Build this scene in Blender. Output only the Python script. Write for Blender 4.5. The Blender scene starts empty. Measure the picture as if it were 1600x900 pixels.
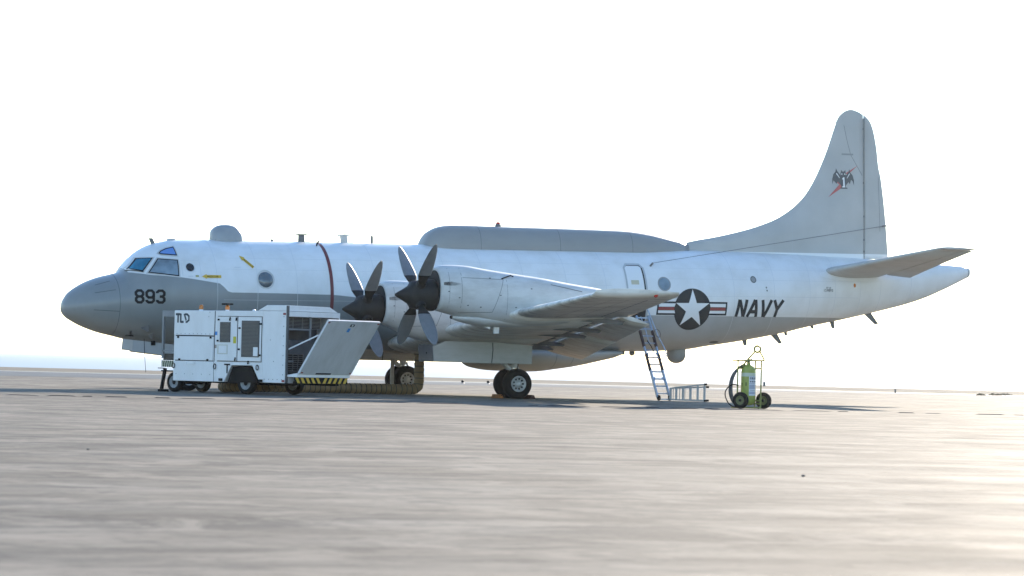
import bpy, bmesh, math, random
import numpy as np
from mathutils import Vector, Matrix
random.seed(7)
S = bpy.context.scene
R = math.radians
# ------------------------------------------------------------------ camera
TH, DIST, CAMH, AXX = R(23), 105.0, 1.1, 1.92
ROLL, TILT = R(1.35), math.atan(117/5030)
sn, cs = math.sin(TH), math.cos(TH)
fwd = Vector((sn*math.cos(TILT), cs*math.cos(TILT), math.sin(TILT)))
r0 = Vector((cs, -sn, 0)); u0 = r0.cross(fwd)
rt = r0*math.cos(ROLL)+u0*math.sin(ROLL); up = u0*math.cos(ROLL)-r0*math.sin(ROLL)
cd = bpy.data.cameras.new('camera'); cam = bpy.data.objects.new('camera', cd); S.collection.objects.link(cam)
M = Matrix((rt, up, -fwd)).transposed().to_4x4(); M.translation = Vector((AXX-DIST*sn, -DIST*cs, CAMH))
cam.matrix_world = M
cd.sensor_width = 36; cd.lens = 5030/1600*36; cd.clip_start = .5; cd.clip_end = 60000
cd.dof.use_dof = True; cd.dof.focus_distance = 99; cd.dof.aperture_fstop = 4.5
S.camera = cam
# ------------------------------------------------------------------ world, sun, exposure
SUN_AZ, SUN_EL = math.atan2(.64, .77), R(18.6)
w = bpy.data.worlds.new('World'); S.world = w; w.use_nodes = True
nt = w.node_tree; bg = nt.nodes['Background']
sky = nt.nodes.new('ShaderNodeTexSky'); sky.sky_type = 'NISHITA'; sky.sun_disc = False
sky.sun_elevation = SUN_EL; sky.sun_rotation = SUN_AZ
sky.air_density = 1.0; sky.dust_density = .08; sky.ozone_density = 3.0
nt.links.new(sky.outputs[0], bg.inputs[0]); bg.inputs[1].default_value = .11
sd = bpy.data.lights.new('sun', 'SUN'); sd.energy = 3.2; sd.angle = R(.6); sd.color = (1, .88, .72)
so = bpy.data.objects.new('sun', sd); S.collection.objects.link(so)
sdir = Vector((math.sin(SUN_AZ)*math.cos(SUN_EL), math.cos(SUN_AZ)*math.cos(SUN_EL), math.sin(SUN_EL)))
so.rotation_euler = sdir.to_track_quat('Z', 'Y').to_euler(); so.location = sdir*200
S.view_settings.view_transform = 'Standard'; S.view_settings.look = 'None'
S.view_settings.exposure = 1.65; S.view_settings.gamma = 1
S.render.engine = 'CYCLES'; S.render.resolution_x = 1024; S.render.resolution_y = 576
# ------------------------------------------------------------------ materials
MATS = {}
def mat(name, col, rough=.5, metal=0, spec=.5, noise=0, nscale=3, bump=0, bscale=40, coat=0, trans=0):
    if name in MATS: return MATS[name]
    m = bpy.data.materials.new(name); m.use_nodes = True; t = m.node_tree; b = t.nodes['Principled BSDF']
    b.inputs['Base Color'].default_value = (*col, 1); b.inputs['Roughness'].default_value = rough
    b.inputs['Metallic'].default_value = metal; b.inputs['Specular IOR Level'].default_value = spec
    if coat: b.inputs['Coat Weight'].default_value = coat
    if trans: b.inputs['Transmission Weight'].default_value = trans
    tc = t.nodes.new('ShaderNodeTexCoord')
    if noise:
        n = t.nodes.new('ShaderNodeTexNoise'); n.inputs['Scale'].default_value = nscale; n.inputs['Detail'].default_value = 6
        t.links.new(tc.outputs['Object'], n.inputs['Vector'])
        r = t.nodes.new('ShaderNodeValToRGB'); r.color_ramp.elements[0].position = .3; r.color_ramp.elements[1].position = .7
        r.color_ramp.elements[0].color = tuple(c*(1-noise) for c in col)+(1,); r.color_ramp.elements[1].color = tuple(min(1, c*(1+noise*.5)) for c in col)+(1,)
        t.links.new(n.outputs[0], r.inputs[0]); t.links.new(r.outputs[0], b.inputs['Base Color'])
    if bump:
        n2 = t.nodes.new('ShaderNodeTexNoise'); n2.inputs['Scale'].default_value = bscale; n2.inputs['Detail'].default_value = 4
        t.links.new(tc.outputs['Object'], n2.inputs['Vector'])
        bp = t.nodes.new('ShaderNodeBump'); bp.inputs['Strength'].default_value = bump; bp.inputs['Distance'].default_value = .01
        t.links.new(n2.outputs[0], bp.inputs['Height']); t.links.new(bp.outputs[0], b.inputs['Normal'])
    MATS[name] = m; return m
def streaky(name, col, dirt, rough=.4, scale=(.4, .4, 3), amount=.5, fine=True):
    """paint with dirt streaks that run along the length of the part"""
    if name in MATS: return MATS[name]
    m = mat(name, col, rough); t = m.node_tree; b = t.nodes['Principled BSDF']
    tc = t.nodes.new('ShaderNodeTexCoord'); mp = t.nodes.new('ShaderNodeMapping'); mp.inputs['Scale'].default_value = scale
    n = t.nodes.new('ShaderNodeTexNoise'); n.inputs['Scale'].default_value = 2; n.inputs['Detail'].default_value = 8; n.inputs['Roughness'].default_value = .65
    r = t.nodes.new('ShaderNodeValToRGB'); r.color_ramp.elements[0].position = .42; r.color_ramp.elements[1].position = .78
    r.color_ramp.elements[0].color = (0, 0, 0, 1); r.color_ramp.elements[1].color = (amount,)*3+(1,)
    mx = t.nodes.new('ShaderNodeMix'); mx.data_type = 'RGBA'
    mx.inputs['A'].default_value = (*col, 1); mx.inputs['B'].default_value = (*dirt, 1)
    t.links.new(tc.outputs['Object'], mp.inputs[0]); t.links.new(mp.outputs[0], n.inputs['Vector'])
    t.links.new(n.outputs[0], r.inputs[0]); t.links.new(r.outputs[0], mx.inputs['Factor']); t.links.new(mx.outputs['Result'], b.inputs['Base Color'])
    return m
WHITE, NGREY = (.80, .80, .79), (.26, .275, .275)
m_nac = streaky('nacelle_paint', (.63, .63, .61), (.30, .28, .24), .42, (.5, 1.5, 1.5), .55)
m_wing = streaky('wing_paint_bounce_lit', (.80, .77, .70), (.26, .22, .17), .45, (.45, 2.6, 1), .85)  # base lightened to stand in for ground bounce underneath; dark streaks are dirt
m_stab = streaky('tailplane_paint', (.50, .50, .48), (.30, .29, .26), .45, (.6, 2.0, 1), .4)
m_flap = streaky('flap_paint_bounce_lit', (.80, .76, .68), (.34, .29, .22), .5, (.5, 3.0, 1), .8)  # pale base also carries light bounced off the ground, under dirt streaks
m_grey = streaky('grey_paint', (.285, .288, .28), (.23, .23, .222), .42, (.5, .5, 1.2), .5)
m_lgrey = streaky('light_grey_paint', (.47, .485, .49), (.38, .39, .39), .45, (.3, 1, 1.2), .5)
m_dgrey = mat('antenna_grey', (.14, .145, .15), .5, noise=.2)
m_door = streaky('gear_door_paint', (.42, .43, .42), (.25, .24, .21), .5, (.6, .6, 2), .5)
m_belly = streaky('radome_paint', (.40, .40, .38), (.30, .285, .25), .5, (.5, .5, 2), .5)
m_black = mat('black_rubber', (.012, .012, .012), .8, spec=.2, noise=.3, nscale=8, bump=.2)
m_mark = mat('marking_black', (.010, .011, .012), .6, spec=.15)
m_mwhite = mat('marking_white', (.80, .80, .79), .45)
m_mred = mat('marking_red', (.28, .05, .045), .5)
m_star = mat('marking_charcoal', (.035, .037, .039), .6, spec=.2)
m_stripe = mat('warning_stripe', (.16, .035, .035), .5)
m_yel = mat('marking_yellow', (.62, .40, .04), .5)
m_spin = mat('spinner_black', (.020, .019, .018), .55, spec=.25, noise=.3, nscale=5)
m_blade = mat('blade_grey', (.175, .18, .185), .45, noise=.15, nscale=4)
m_chrome = mat('polished_strut', (.6, .6, .6), .25, 1)
m_strut = mat('strut_paint', (.55, .56, .55), .4, noise=.15)
m_rim = mat('rim_grey', (.50, .51, .51), .4, .2, noise=.25, nscale=9)
m_dark = mat('dark_cavity', (.02, .02, .02), .8)
m_glassb = mat('windshield_glass_reflection', (.015, .20, .33), .08, spec=.8, noise=.55, nscale=2.2)  # blue reflection, glare and inside sunshades put into the base colour
m_glassg = mat('side_glass', (.20, .27, .32), .1, spec=.8, noise=.4, nscale=2.5)
m_gdark = mat('porthole_glass', (.012, .014, .016), .1, spec=.8)
m_seam = mat('panel_seam', (.12, .125, .13), .6)
m_seamw = mat('panel_seam_pale', (.63, .645, .66), .6)
m_brown = mat('fillet_paint', (.36, .31, .27), .5, noise=.15)
m_red = mat('lamp_red', (.55, .03, .02), .25)
m_orange = mat('beacon_orange', (.55, .17, .02), .3)
def soot_mat():
    m = mat('soot', (.10, .09, .08), .8); t = m.node_tree; b = t.nodes['Principled BSDF']
    tc = t.nodes.new('ShaderNodeTexCoord'); sp = t.nodes.new('ShaderNodeSeparateXYZ'); t.links.new(tc.outputs['Object'], sp.inputs[0])
    mr = t.nodes.new('ShaderNodeMapRange'); mr.inputs[1].default_value = -3.75; mr.inputs[2].default_value = -4.3; t.links.new(sp.outputs['X'], mr.inputs[0])
    n = t.nodes.new('ShaderNodeTexNoise'); n.inputs['Scale'].default_value = 7; n.inputs['Detail'].default_value = 5; t.links.new(tc.outputs['Object'], n.inputs['Vector'])
    mu = t.nodes.new('ShaderNodeMath'); mu.operation = 'MULTIPLY'; t.links.new(mr.outputs[0], mu.inputs[0]); t.links.new(n.outputs[0], mu.inputs[1])
    m2 = t.nodes.new('ShaderNodeMath'); m2.operation = 'MULTIPLY'; m2.inputs[1].default_value = 1.5; m2.use_clamp = True; t.links.new(mu.outputs[0], m2.inputs[0]); t.links.new(m2.outputs[0], b.inputs['Alpha'])
    return m
m_soot = soot_mat()
# ------------------------------------------------------------------ helpers
C = S.collection
def link(name, me, mats, parent=None, smooth=False, loc=None):
    if not isinstance(mats, (list, tuple)): mats = [mats]
    for m in mats:
        if m.name not in me.materials: me.materials.append(m)
    if smooth:
        for p in me.polygons: p.use_smooth = True
    o = bpy.data.objects.new(name, me); C.objects.link(o)
    if parent: o.parent = parent
    if loc: o.location = loc
    return o
def tag(o, label=None, cat=None, group=None, kind=None):
    if label: o['label'] = label
    if cat: o['category'] = cat
    if group: o['group'] = group
    if kind: o['kind'] = kind
    return o
def empty(name, loc=(0, 0, 0), rz=0, label=None, cat=None, group=None):
    o = bpy.data.objects.new(name, None); C.objects.link(o); o.location = loc; o.rotation_euler = (0, 0, rz)
    o.empty_display_size = .2
    return tag(o, label, cat, group)
def part(name, parent):
    o = bpy.data.objects.new(name, None); C.objects.link(o); o.parent = parent; o.empty_display_size = .2; return o
class MB:
    def __init__(s): s.v = []; s.f = []; s.m = []; s.sm = []
    def add(s, vs, fs, mi=0, smooth=False):
        b = len(s.v); s.v += [tuple(v) for v in vs]
        for f in fs: s.f.append(tuple(b+i for i in f)); s.m.append(mi); s.sm.append(smooth)
        return s
    def box(s, a, b, mi=0, bev=0):
        x0, y0, z0 = a; x1, y1, z1 = b
        vs = [(x0, y0, z0), (x1, y0, z0), (x1, y1, z0), (x0, y1, z0), (x0, y0, z1), (x1, y0, z1), (x1, y1, z1), (x0, y1, z1)]
        return s.add(vs, [(3, 2, 1, 0), (4, 5, 6, 7), (0, 1, 5, 4), (1, 2, 6, 5), (2, 3, 7, 6), (3, 0, 4, 7)], mi)
    def hexa(s, b4, t4, mi=0):
        return s.add(list(b4)+list(t4), [(3, 2, 1, 0), (4, 5, 6, 7), (0, 1, 5, 4), (1, 2, 6, 5), (2, 3, 7, 6), (3, 0, 4, 7)], mi)
    def bar(s, p, q, w, h=None, upv=(0, 0, 1), mi=0):
        h = h or w; p = Vector(p); q = Vector(q); d = (q-p).normalized(); u = Vector(upv)
        if abs(d.dot(u)) > .98: u = Vector((1, 0, 0))
        x = d.cross(u).normalized(); u = x.cross(d)
        c = [(-.5, -.5), (.5, -.5), (.5, .5), (-.5, .5)]
        return s.hexa([p+x*w*a+u*h*b for a, b in c], [q+x*w*a+u*h*b for a, b in c], mi)
    def tube(s, pts, r, n=10, mi=0, caps=True, closed=False):
        pts = [Vector(p) for p in pts]; N = len(pts); rr = r if isinstance(r, (list, tuple)) else [r]*N
        vs = []; prev = None
        for i, p in enumerate(pts):
            if closed: d = pts[(i+1) % N]-pts[i-1]
            else: d = pts[min(i+1, N-1)]-pts[max(i-1, 0)]
            d.normalize()
            if prev is None:
                a = Vector((0, 0, 1)) if abs(d.z) < .9 else Vector((1, 0, 0)); x = d.cross(a).normalized()
            else: x = (prev-d*prev.dot(d)).normalized()
            prev = x; y = d.cross(x)
            vs += [p+(x*math.cos(k*2*math.pi/n)+y*math.sin(k*2*math.pi/n))*rr[i] for k in range(n)]
        fs = [(i*n+k, i*n+(k+1) % n, ((i+1) % N)*n+(k+1) % n, ((i+1) % N)*n+k) for i in range(N if closed else N-1) for k in range(n)]
        s.add(vs, fs, mi, True)
        if caps and not closed:
            s.add(vs[:n], [tuple(range(n-1, -1, -1))], mi); s.add(vs[-n:], [tuple(range(n))], mi)
        return s
    def lathe(s, prof, n=28, axis='z', o=(0, 0, 0), mi=0, mis=None):
        """prof: list of (r, h) along the axis"""
        o = Vector(o); vs = []
        for r, h in prof:
            for k in range(n):
                a = 2*math.pi*k/n; x, y = r*math.cos(a), r*math.sin(a)
                vs.append(o+Vector((x, y, h) if axis == 'z' else ((h, x, y) if axis == 'x' else (y, h, x))))
        for i in range(len(prof)-1):
            b = len(s.v) if i == 0 else b
            if i == 0: s.v += [tuple(v) for v in vs]
            for k in range(n):
                s.f.append((b+i*n+k, b+i*n+(k+1) % n, b+(i+1)*n+(k+1) % n, b+(i+1)*n+k)); s.m.append(mis[i] if mis else mi); s.sm.append(True)
        return s
    def loft(s, rings, mi=0, caps=True, smooth=True):
        n = len(rings[0]); b = len(s.v)
        for r in rings: s.v += [tuple(p) for p in r]
        for i in range(len(rings)-1):
            for k in range(n):
                s.f.append((b+i*n+k, b+i*n+(k+1) % n, b+(i+1)*n+(k+1) % n, b+(i+1)*n+k)); s.m.append(mi); s.sm.append(smooth)
        if caps:
            s.f.append(tuple(b+k for k in range(n-1, -1, -1))); s.m.append(mi); s.sm.append(False)
            e = b+(len(rings)-1)*n; s.f.append(tuple(e+k for k in range(n))); s.m.append(mi); s.sm.append(False)
        return s
    def prism(s, poly, h0, h1, plane='xz', mi=0):
        """poly in a plane extruded between h0 and h1 on the third axis"""
        P = {'xz': lambda a, b, h: (a, h, b), 'xy': lambda a, b, h: (a, b, h), 'yz': lambda a, b, h: (h, a, b)}[plane]
        n = len(poly); vs = [P(a, b, h0) for a, b in poly]+[P(a, b, h1) for a, b in poly]
        fs = [tuple(range(n)), tuple(range(2*n-1, n-1, -1))]+[(i, i+n, (i+1) % n+n, (i+1) % n) for i in range(n)]
        return s.add(vs, fs, mi)
    def mesh(s, name='m', fix=True):
        me = bpy.data.meshes.new(name); me.from_pydata(s.v, [], s.f)
        me.polygons.foreach_set('material_index', s.m); me.polygons.foreach_set('use_smooth', s.sm)
        if fix:
            b = bmesh.new(); b.from_mesh(me); bmesh.ops.recalc_face_normals(b, faces=b.faces); b.to_mesh(me); b.free()
        me.update(); return me
    def build(s, name, mats, parent=None, bevel=0, **k):
        o = link(name, s.mesh(name), mats, parent, **k)
        if bevel:
            md = o.modifiers.new('bevel', 'BEVEL'); md.width = bevel; md.segments = 2; md.limit_method = 'ANGLE'; md.angle_limit = R(40)
        return o
def pchip(pts):
    x = np.array([p[0] for p in pts], float); y = np.array([p[1] for p in pts], float)
    h = np.diff(x); d = np.diff(y)/h; m = np.zeros_like(x)
    for i in range(1, len(x)-1):
        if d[i-1]*d[i] > 0:
            w1 = 2*h[i]+h[i-1]; w2 = h[i]+2*h[i-1]; m[i] = (w1+w2)/(w1/d[i-1]+w2/d[i])
    m[0] = d[0]; m[-1] = d[-1]
    def f(t):
        t = min(max(t, x[0]), x[-1]); i = min(max(int(np.searchsorted(x, t)-1), 0), len(h)-1); s = (t-x[i])/h[i]
        return float((1+2*s)*(1-s)**2*y[i]+s*(1-s)**2*h[i]*m[i]+s*s*(3-2*s)*y[i+1]+s*s*(s-1)*h[i]*m[i+1])
    return f
class Body:
    """a body lofted along x: top, bottom, widest height and half width as curves; superellipse sections"""
    def __init__(s, zt, zb, zc, hw, y0=0, e=2.0, dz=0):
        s.zt, s.zb, s.zc, s.hw = [pchip(p) for p in (zt, zb, zc, hw)]; s.y0 = y0; s.e = e; s.dz = dz
    def side(s, x, z):
        z -= s.dz; zc = s.zc(x); q = (s.zt(x)-zc) if z > zc else (zc-s.zb(x))
        r = abs(z-zc)/max(q, 1e-5)
        return s.hw(x)*max(0, 1-r**s.e)**(1/s.e)
    def on(s, x, z, off=.005, sgn=-1):
        """a point on the skin (outside by off), port side for sgn -1"""
        y = s.side(x, z); k = .02
        zc = s.zc(x); zz = z-s.dz
        q = (s.zt(x)-zc) if zz > zc else (zc-s.zb(x))
        n = Vector((0, (y/max(s.hw(x), 1e-4))**(s.e-1)/max(s.hw(x), .05), math.copysign((abs(zz-zc)/q)**(s.e-1)/q, zz-zc)))
        n.x = -(s.side(x+k, z)-s.side(x-k, z))/(2*k)*n.y
        n.normalize()
        p = Vector((x, y, z))+n*off
        return Vector((p.x, s.y0+sgn*p.y, p.z))
    def ring(s, x, n):
        o = []
        for k in range(n):
            a = 2*math.pi*k/n; ca, sa = math.cos(a), math.sin(a)
            y = s.hw(x)*math.copysign(abs(ca)**(2/s.e), ca); zc = s.zc(x)
            q = (s.zt(x)-zc) if sa > 0 else (zc-s.zb(x))
            o.append((x, s.y0+y, s.dz+zc+q*math.copysign(abs(sa)**(2/s.e), sa)))
        return o
    def loft(s, xs, n=64, mb=None, mi=0, caps=True):
        return (mb or MB()).loft([s.ring(x, n) for x in xs], mi, caps)
def spread(a, b, n, p=1.0): return [a+(b-a)*((i/n)**p) for i in range(n+1)]
# flat artwork laid on a skin: polygons in (x, z) cut fine enough to follow the curve
def decal(name, polys, fn, mats, parent, maxlen=.12, mis=None):
    bm = bmesh.new()
    for i, poly in enumerate(polys):
        vs = [bm.verts.new((a, b, 0)) for a, b in poly]
        try: f = bm.faces.new(vs); f.material_index = mis[i] if mis else 0
        except ValueError: pass
    bmesh.ops.triangulate(bm, faces=bm.faces[:])
    for _ in range(7):
        es = [e for e in bm.edges if e.calc_length() > maxlen]
        if not es: break
        bmesh.ops.subdivide_edges(bm, edges=es, cuts=1); bmesh.ops.triangulate(bm, faces=[f for f in bm.faces if len(f.verts) > 3])
    for v in bm.verts: v.co = fn(v.co.x, v.co.y)
    me = bpy.data.meshes.new(name); bm.to_mesh(me); bm.free()
    return link(name, me, mats, parent)
def ribbon(pts, wd, closed=False):
    """mitred stroke of a polyline as quads"""
    n = len(pts); L = []
    for i in range(n):
        p = Vector(pts[i])
        a = Vector(pts[i-1]) if (i > 0 or closed) else None; b = Vector(pts[(i+1) % n]) if (i < n-1 or closed) else None
        d1 = (p-a).normalized() if a is not None else (b-p).normalized(); d2 = (b-p).normalized() if b is not None else d1
        n1 = Vector((-d1.y, d1.x)); n2 = Vector((-d2.y, d2.x)); m = (n1+n2)
        m = m.normalized() if m.length > 1e-4 else n1
        k = wd/2/max(.45, m.dot(n1)); L.append((p+m*k, p-m*k))
    out = []
    for i in range(n if closed else n-1):
        a, b = L[i], L[(i+1) % n]; out.append([tuple(a[0]), tuple(a[1]), tuple(b[1]), tuple(b[0])])
    return out
OCT = lambda x0, x1, y0, y1, c: [(x0+c, y0), (x1-c, y0), (x1, y0+c), (x1, y1-c), (x1-c, y1), (x0+c, y1), (x0, y1-c), (x0, y0+c)]
GL = {'8': [(OCT(.09, .57, .09, .5, .13), True), (OCT(.09, .57, .5, .91, .13), True)],
      '9': [(OCT(.09, .57, .43, .91, .13), True), ([(.57, .6), (.57, .22), (.44, .09), (.22, .09), (.09, .2), (.09, .27)], False)],
      '3': [([(.09, .73), (.09, .8), (.21, .91), (.45, .91), (.57, .79), (.57, .62), (.45, .5), (.26, .5)], False),
            ([(.45, .5), (.57, .38), (.57, .21), (.45, .09), (.21, .09), (.09, .2), (.09, .27)], False)],
      'N': [([(.08, 0), (.08, 1)], False), ([(.1, .98), (.56, .02)], False), ([(.58, 0), (.58, 1)], False)],
      'A': [([(.02, 0), (.33, 1)], False), ([(.37, 1), (.66, 0)], False), ([(.14, .3), (.55, .3)], False)],
      'V': [([(.03, 1), (.33, 0)], False), ([(.37, 0), (.66, 1)], False)],
      'Y': [([(.03, 1), (.35, .45)], False), ([(.66, 1), (.35, .45)], False), ([(.35, .5), (.35, 0)], False)],
      'T': [([(0, .92), (.56, .92)], False), ([(.28, .9), (.28, 0)], False)],
      'L': [([(.1, 1), (.1, .0)], False), ([(.1, .08), (.52, .08)], False)],
      'D': [([(.12, .92), (.36, .92), (.58, .70), (.58, .3), (.36, .08), (.20, .08)], False), ([(.02, .98), (.26, .25)], False)]}
def word(s, x, z, h, wd, adv, shear=0, wx=1.0):
    out = []
    for i, ch in enumerate(s):
        for pts, cl in GL[ch]:
            q = [(x+i*adv+(px*wx)*h+shear*py*h, z+py*h) for px, py in pts]; out += ribbon(q, wd, cl)
    return out
def font_polys(txt, x, z, h, shear=0, wx=1.0):
    cu = bpy.data.curves.new('t', 'FONT'); cu.body = txt; cu.size = 1; cu.shear = shear; cu.resolution_u = 3
    o = bpy.data.objects.new('t', cu); C.objects.link(o)
    me = bpy.data.meshes.new_from_object(o.evaluated_get(bpy.context.evaluated_depsgraph_get()))
    xs = [v.co.x for v in me.vertices]; ys = [v.co.y for v in me.vertices]; k = h/(max(ys)-min(ys))
    out = [[(x+(me.vertices[i].co.x-min(xs))*k*wx, z+(me.vertices[i].co.y-min(ys))*k) for i in p.vertices] for p in me.polygons]
    bpy.data.objects.remove(o); bpy.data.curves.remove(cu); bpy.data.meshes.remove(me)
    return out
def circle(x, z, r, n=28, rz=None): return [(x+r*math.cos(2*math.pi*k/n), z+(rz or r)*math.sin(2*math.pi*k/n)) for k in range(n)]
def naca(t, n=14, camber=.0):
    """closed outline of an aerofoil, chord 0..1: upper surface from tail to nose then lower back"""
    th = lambda x: 5*t*(.2969*x**.5-.126*x-.3516*x*x+.2843*x**3-.1026*x**4)
    cb = lambda x: camber*4*x*(1-x)
    xs = [.5*(1-math.cos(math.pi*i/n)) for i in range(n+1)]
    return [(x, cb(x)+th(x)) for x in reversed(xs)]+[(x, cb(x)-th(x)) for x in xs[1:]]
# ------------------------------------------------------------------ ground, sea
def node_ground(name, col, var, dirt, rough, big=.05, streak=None):
    m = bpy.data.materials.new(name); m.use_nodes = True; t = m.node_tree; b = t.nodes['Principled BSDF']
    tc = t.nodes.new('ShaderNodeTexCoord'); L = t.links.new
    def noise(scale, detail, rgh=.55, vec=None, dist=0):
        n = t.nodes.new('ShaderNodeTexNoise'); n.inputs['Scale'].default_value = scale; n.inputs['Detail'].default_value = detail; n.inputs['Roughness'].default_value = rgh
        n.inputs['Distortion'].default_value = dist; L(vec or tc.outputs['Object'], n.inputs['Vector']); return n.outputs[0]
    def ramp(src, p0, p1, c0, c1):
        r = t.nodes.new('ShaderNodeValToRGB'); r.color_ramp.elements[0].position = p0; r.color_ramp.elements[1].position = p1
        r.color_ramp.elements[0].color = (*c0, 1); r.color_ramp.elements[1].color = (*c1, 1); L(src, r.inputs[0]); return r.outputs[0]
    def mix(f, a, bb, mode='MIX'):
        x = t.nodes.new('ShaderNodeMix'); x.data_type = 'RGBA'; x.blend_type = mode
        if isinstance(f, float): x.inputs['Factor'].default_value = f
        else: L(f, x.inputs['Factor'])
        for k, v in (('A', a), ('B', bb)):
            if isinstance(v, tuple): x.inputs[k].default_value = (*v, 1)
            else: L(v, x.inputs[k])
        return x.outputs['Result']
    mp = t.nodes.new('ShaderNodeMapping'); mp.inputs['Rotation'].default_value = (0, 0, R(14)); mp.inputs['Scale'].default_value = (.09, .9, 1)
    L(tc.outputs['Object'], mp.inputs[0])
    c = ramp(noise(big, 5, .6), .35, .68, tuple(x*(1-var) for x in col), tuple(x*(1+var*.6) for x in col))
    c = mix(ramp(noise(.16, 7, .68, dist=.5), .46, .64, (0, 0, 0), (.75,)*3), c, dirt)
    c = mix(ramp(noise(1.0, 6, .65, mp.outputs[0]), .5, .62, (0, 0, 0), (.8,)*3), c, tuple(x*.9 for x in dirt))
    c = mix(ramp(noise(.75, 7, .7, dist=.6), .47, .60, (0, 0, 0), (.75,)*3), c, tuple(x*1.35 for x in col))
    c = mix(ramp(noise(1.7, 6, .7), .52, .64, (0, 0, 0), (.7,)*3), c, dirt)
    c = mix(ramp(noise(5, 4, .6), .55, .7, (0, 0, 0), (.5,)*3), c, tuple(x*.7 for x in dirt))
    c = mix(ramp(noise(14, 3), .3, .75, (0, 0, 0), (.25,)*3), c, tuple(x*1.35 for x in col))
    L(c, b.inputs['Base Color']); b.inputs['Specular IOR Level'].default_value = .025
    rr = t.nodes.new('ShaderNodeMapRange'); rr.inputs[1].default_value = .3; rr.inputs[2].default_value = .7; rr.inputs[3].default_value = rough-.06; rr.inputs[4].default_value = rough+.08
    L(noise(.5, 5), rr.inputs[0]); L(rr.outputs[0], b.inputs['Roughness'])
    bp = t.nodes.new('ShaderNodeBump'); bp.inputs['Strength'].default_value = .12; bp.inputs['Distance'].default_value = .01
    L(noise(3, 8, .7), bp.inputs['Height']); L(bp.outputs[0], b.inputs['Normal'])
    return m
m_conc = node_ground('apron_concrete', (.218, .19, .156), .28, (.080, .072, .063), .74)
m_asph = node_ground('taxiway_asphalt', (.13, .13, .13), .15, (.09, .09, .09), .6)
m_sand = node_ground('sandy_verge', (.20, .175, .14), .2, (.13, .115, .095), .85)
m_line = mat('edge_line_paint', (.22, .205, .18), .6, noise=.25)
mdir = Vector((.515, .857, 0)).normalized(); tdir = Vector((mdir.y, -mdir.x, 0))
def strip(name, d0, d1, m, z=0, half=900, sub=1):
    p = [tdir*(-half)+mdir*d0, tdir*half+mdir*d0, tdir*half+mdir*d1, tdir*(-half)+mdir*d1]
    me = bpy.data.meshes.new(name); me.from_pydata([(q.x, q.y, z) for q in p], [], [(0, 1, 2, 3)])
    o = link(name, me, m); o['kind'] = 'structure'; return o
apron = strip('apron', -400, 67, m_conc)
tq = [Vector((-500, 51.3, 0)), Vector((57, 42.5, 0)), tdir*900+mdir*65.4, tdir*900+mdir*67, tdir*(-900)+mdir*67]
tw_ = bpy.data.meshes.new('taxiway'); tw_.from_pydata([(q.x, q.y, .004) for q in tq], [], [(0, 1, 2, 3, 4)]); link('taxiway', tw_, m_asph)['kind'] = 'structure'
strip('edge_line', 67, 72.5, m_line)
verge = strip('verge', 72.5, 112, m_sand)
# low sea wall slope down to the water
bank = MB(); q = [tdir*(-900)+mdir*112, tdir*900+mdir*112, tdir*900+mdir*122, tdir*(-900)+mdir*122]
bank.add([(q[0].x, q[0].y, 0), (q[1].x, q[1].y, 0), (q[2].x, q[2].y, -4.2), (q[3].x, q[3].y, -4.2)], [(0, 1, 2, 3)])
bank.build('shore_bank', m_sand)['kind'] = 'structure'
m_sea = bpy.data.materials.new('sea_water'); m_sea.use_nodes = True; t = m_sea.node_tree; b = t.nodes['Principled BSDF']
b.inputs['Base Color'].default_value = (.20, .27, .33, 1); b.inputs['Roughness'].default_value = .55; b.inputs['Specular IOR Level'].default_value = .25
tc = t.nodes.new('ShaderNodeTexCoord'); n1 = t.nodes.new('ShaderNodeTexNoise'); n1.inputs['Scale'].default_value = .12; n1.inputs['Detail'].default_value = 8
bp = t.nodes.new('ShaderNodeBump'); bp.inputs['Strength'].default_value = .8; bp.inputs['Distance'].default_value = 1.2
t.links.new(tc.outputs['Object'], n1.inputs['Vector']); t.links.new(n1.outputs[0], bp.inputs['Height']); t.links.new(bp.outputs[0], b.inputs['Normal'])
me = bpy.data.meshes.new('sea'); me.from_pydata([(-9000, -9000, -4), (9000, -9000, -4), (9000, 9000, -4), (-9000, 9000, -4)], [], [(0, 1, 2, 3)])
sea = link('sea', me, m_sea); sea['kind'] = 'structure'
# expansion joint with broken sealant across the apron
m_joint = mat('joint_sealant', (.02, .02, .02), .7, noise=.4, nscale=2)
A, B = Vector((-19.37, -17.59, 0)), Vector((8.1, -21.35, 0)); jd = (B-A).normalized(); jn = Vector((-jd.y, jd.x, 0)); jm = MB()
x = -60.0
while x < 90:
    l = random.uniform(.25, 1.8); wv = random.uniform(.08, .16); hz = random.choice([.012, .016, .02, .026, .045 if random.random() < .5 else .02])
    if hz > .04: l = min(l, .6)
    a = A+jd*x+jn*random.uniform(-.03, .03); bb = a+jd*l; mid = (a+bb)/2
    jm.hexa([a-jn*wv/2, bb-jn*wv/2, bb+jn*wv/2, a+jn*wv/2], [a.lerp(mid, .3)-jn*wv/3+Vector((0, 0, hz)), bb.lerp(mid, .3)-jn*wv/3+Vector((0, 0, hz)), bb.lerp(mid, .3)+jn*wv/3+Vector((0, 0, hz)), a.lerp(mid, .3)+jn*wv/3+Vector((0, 0, hz))])
    x += l+(random.uniform(0, .3) if random.random() < .6 else random.uniform(.3, 1.6))
jo = jm.build('expansion_joint', m_joint, apron); jo['kind'] = 'stuff'
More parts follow.
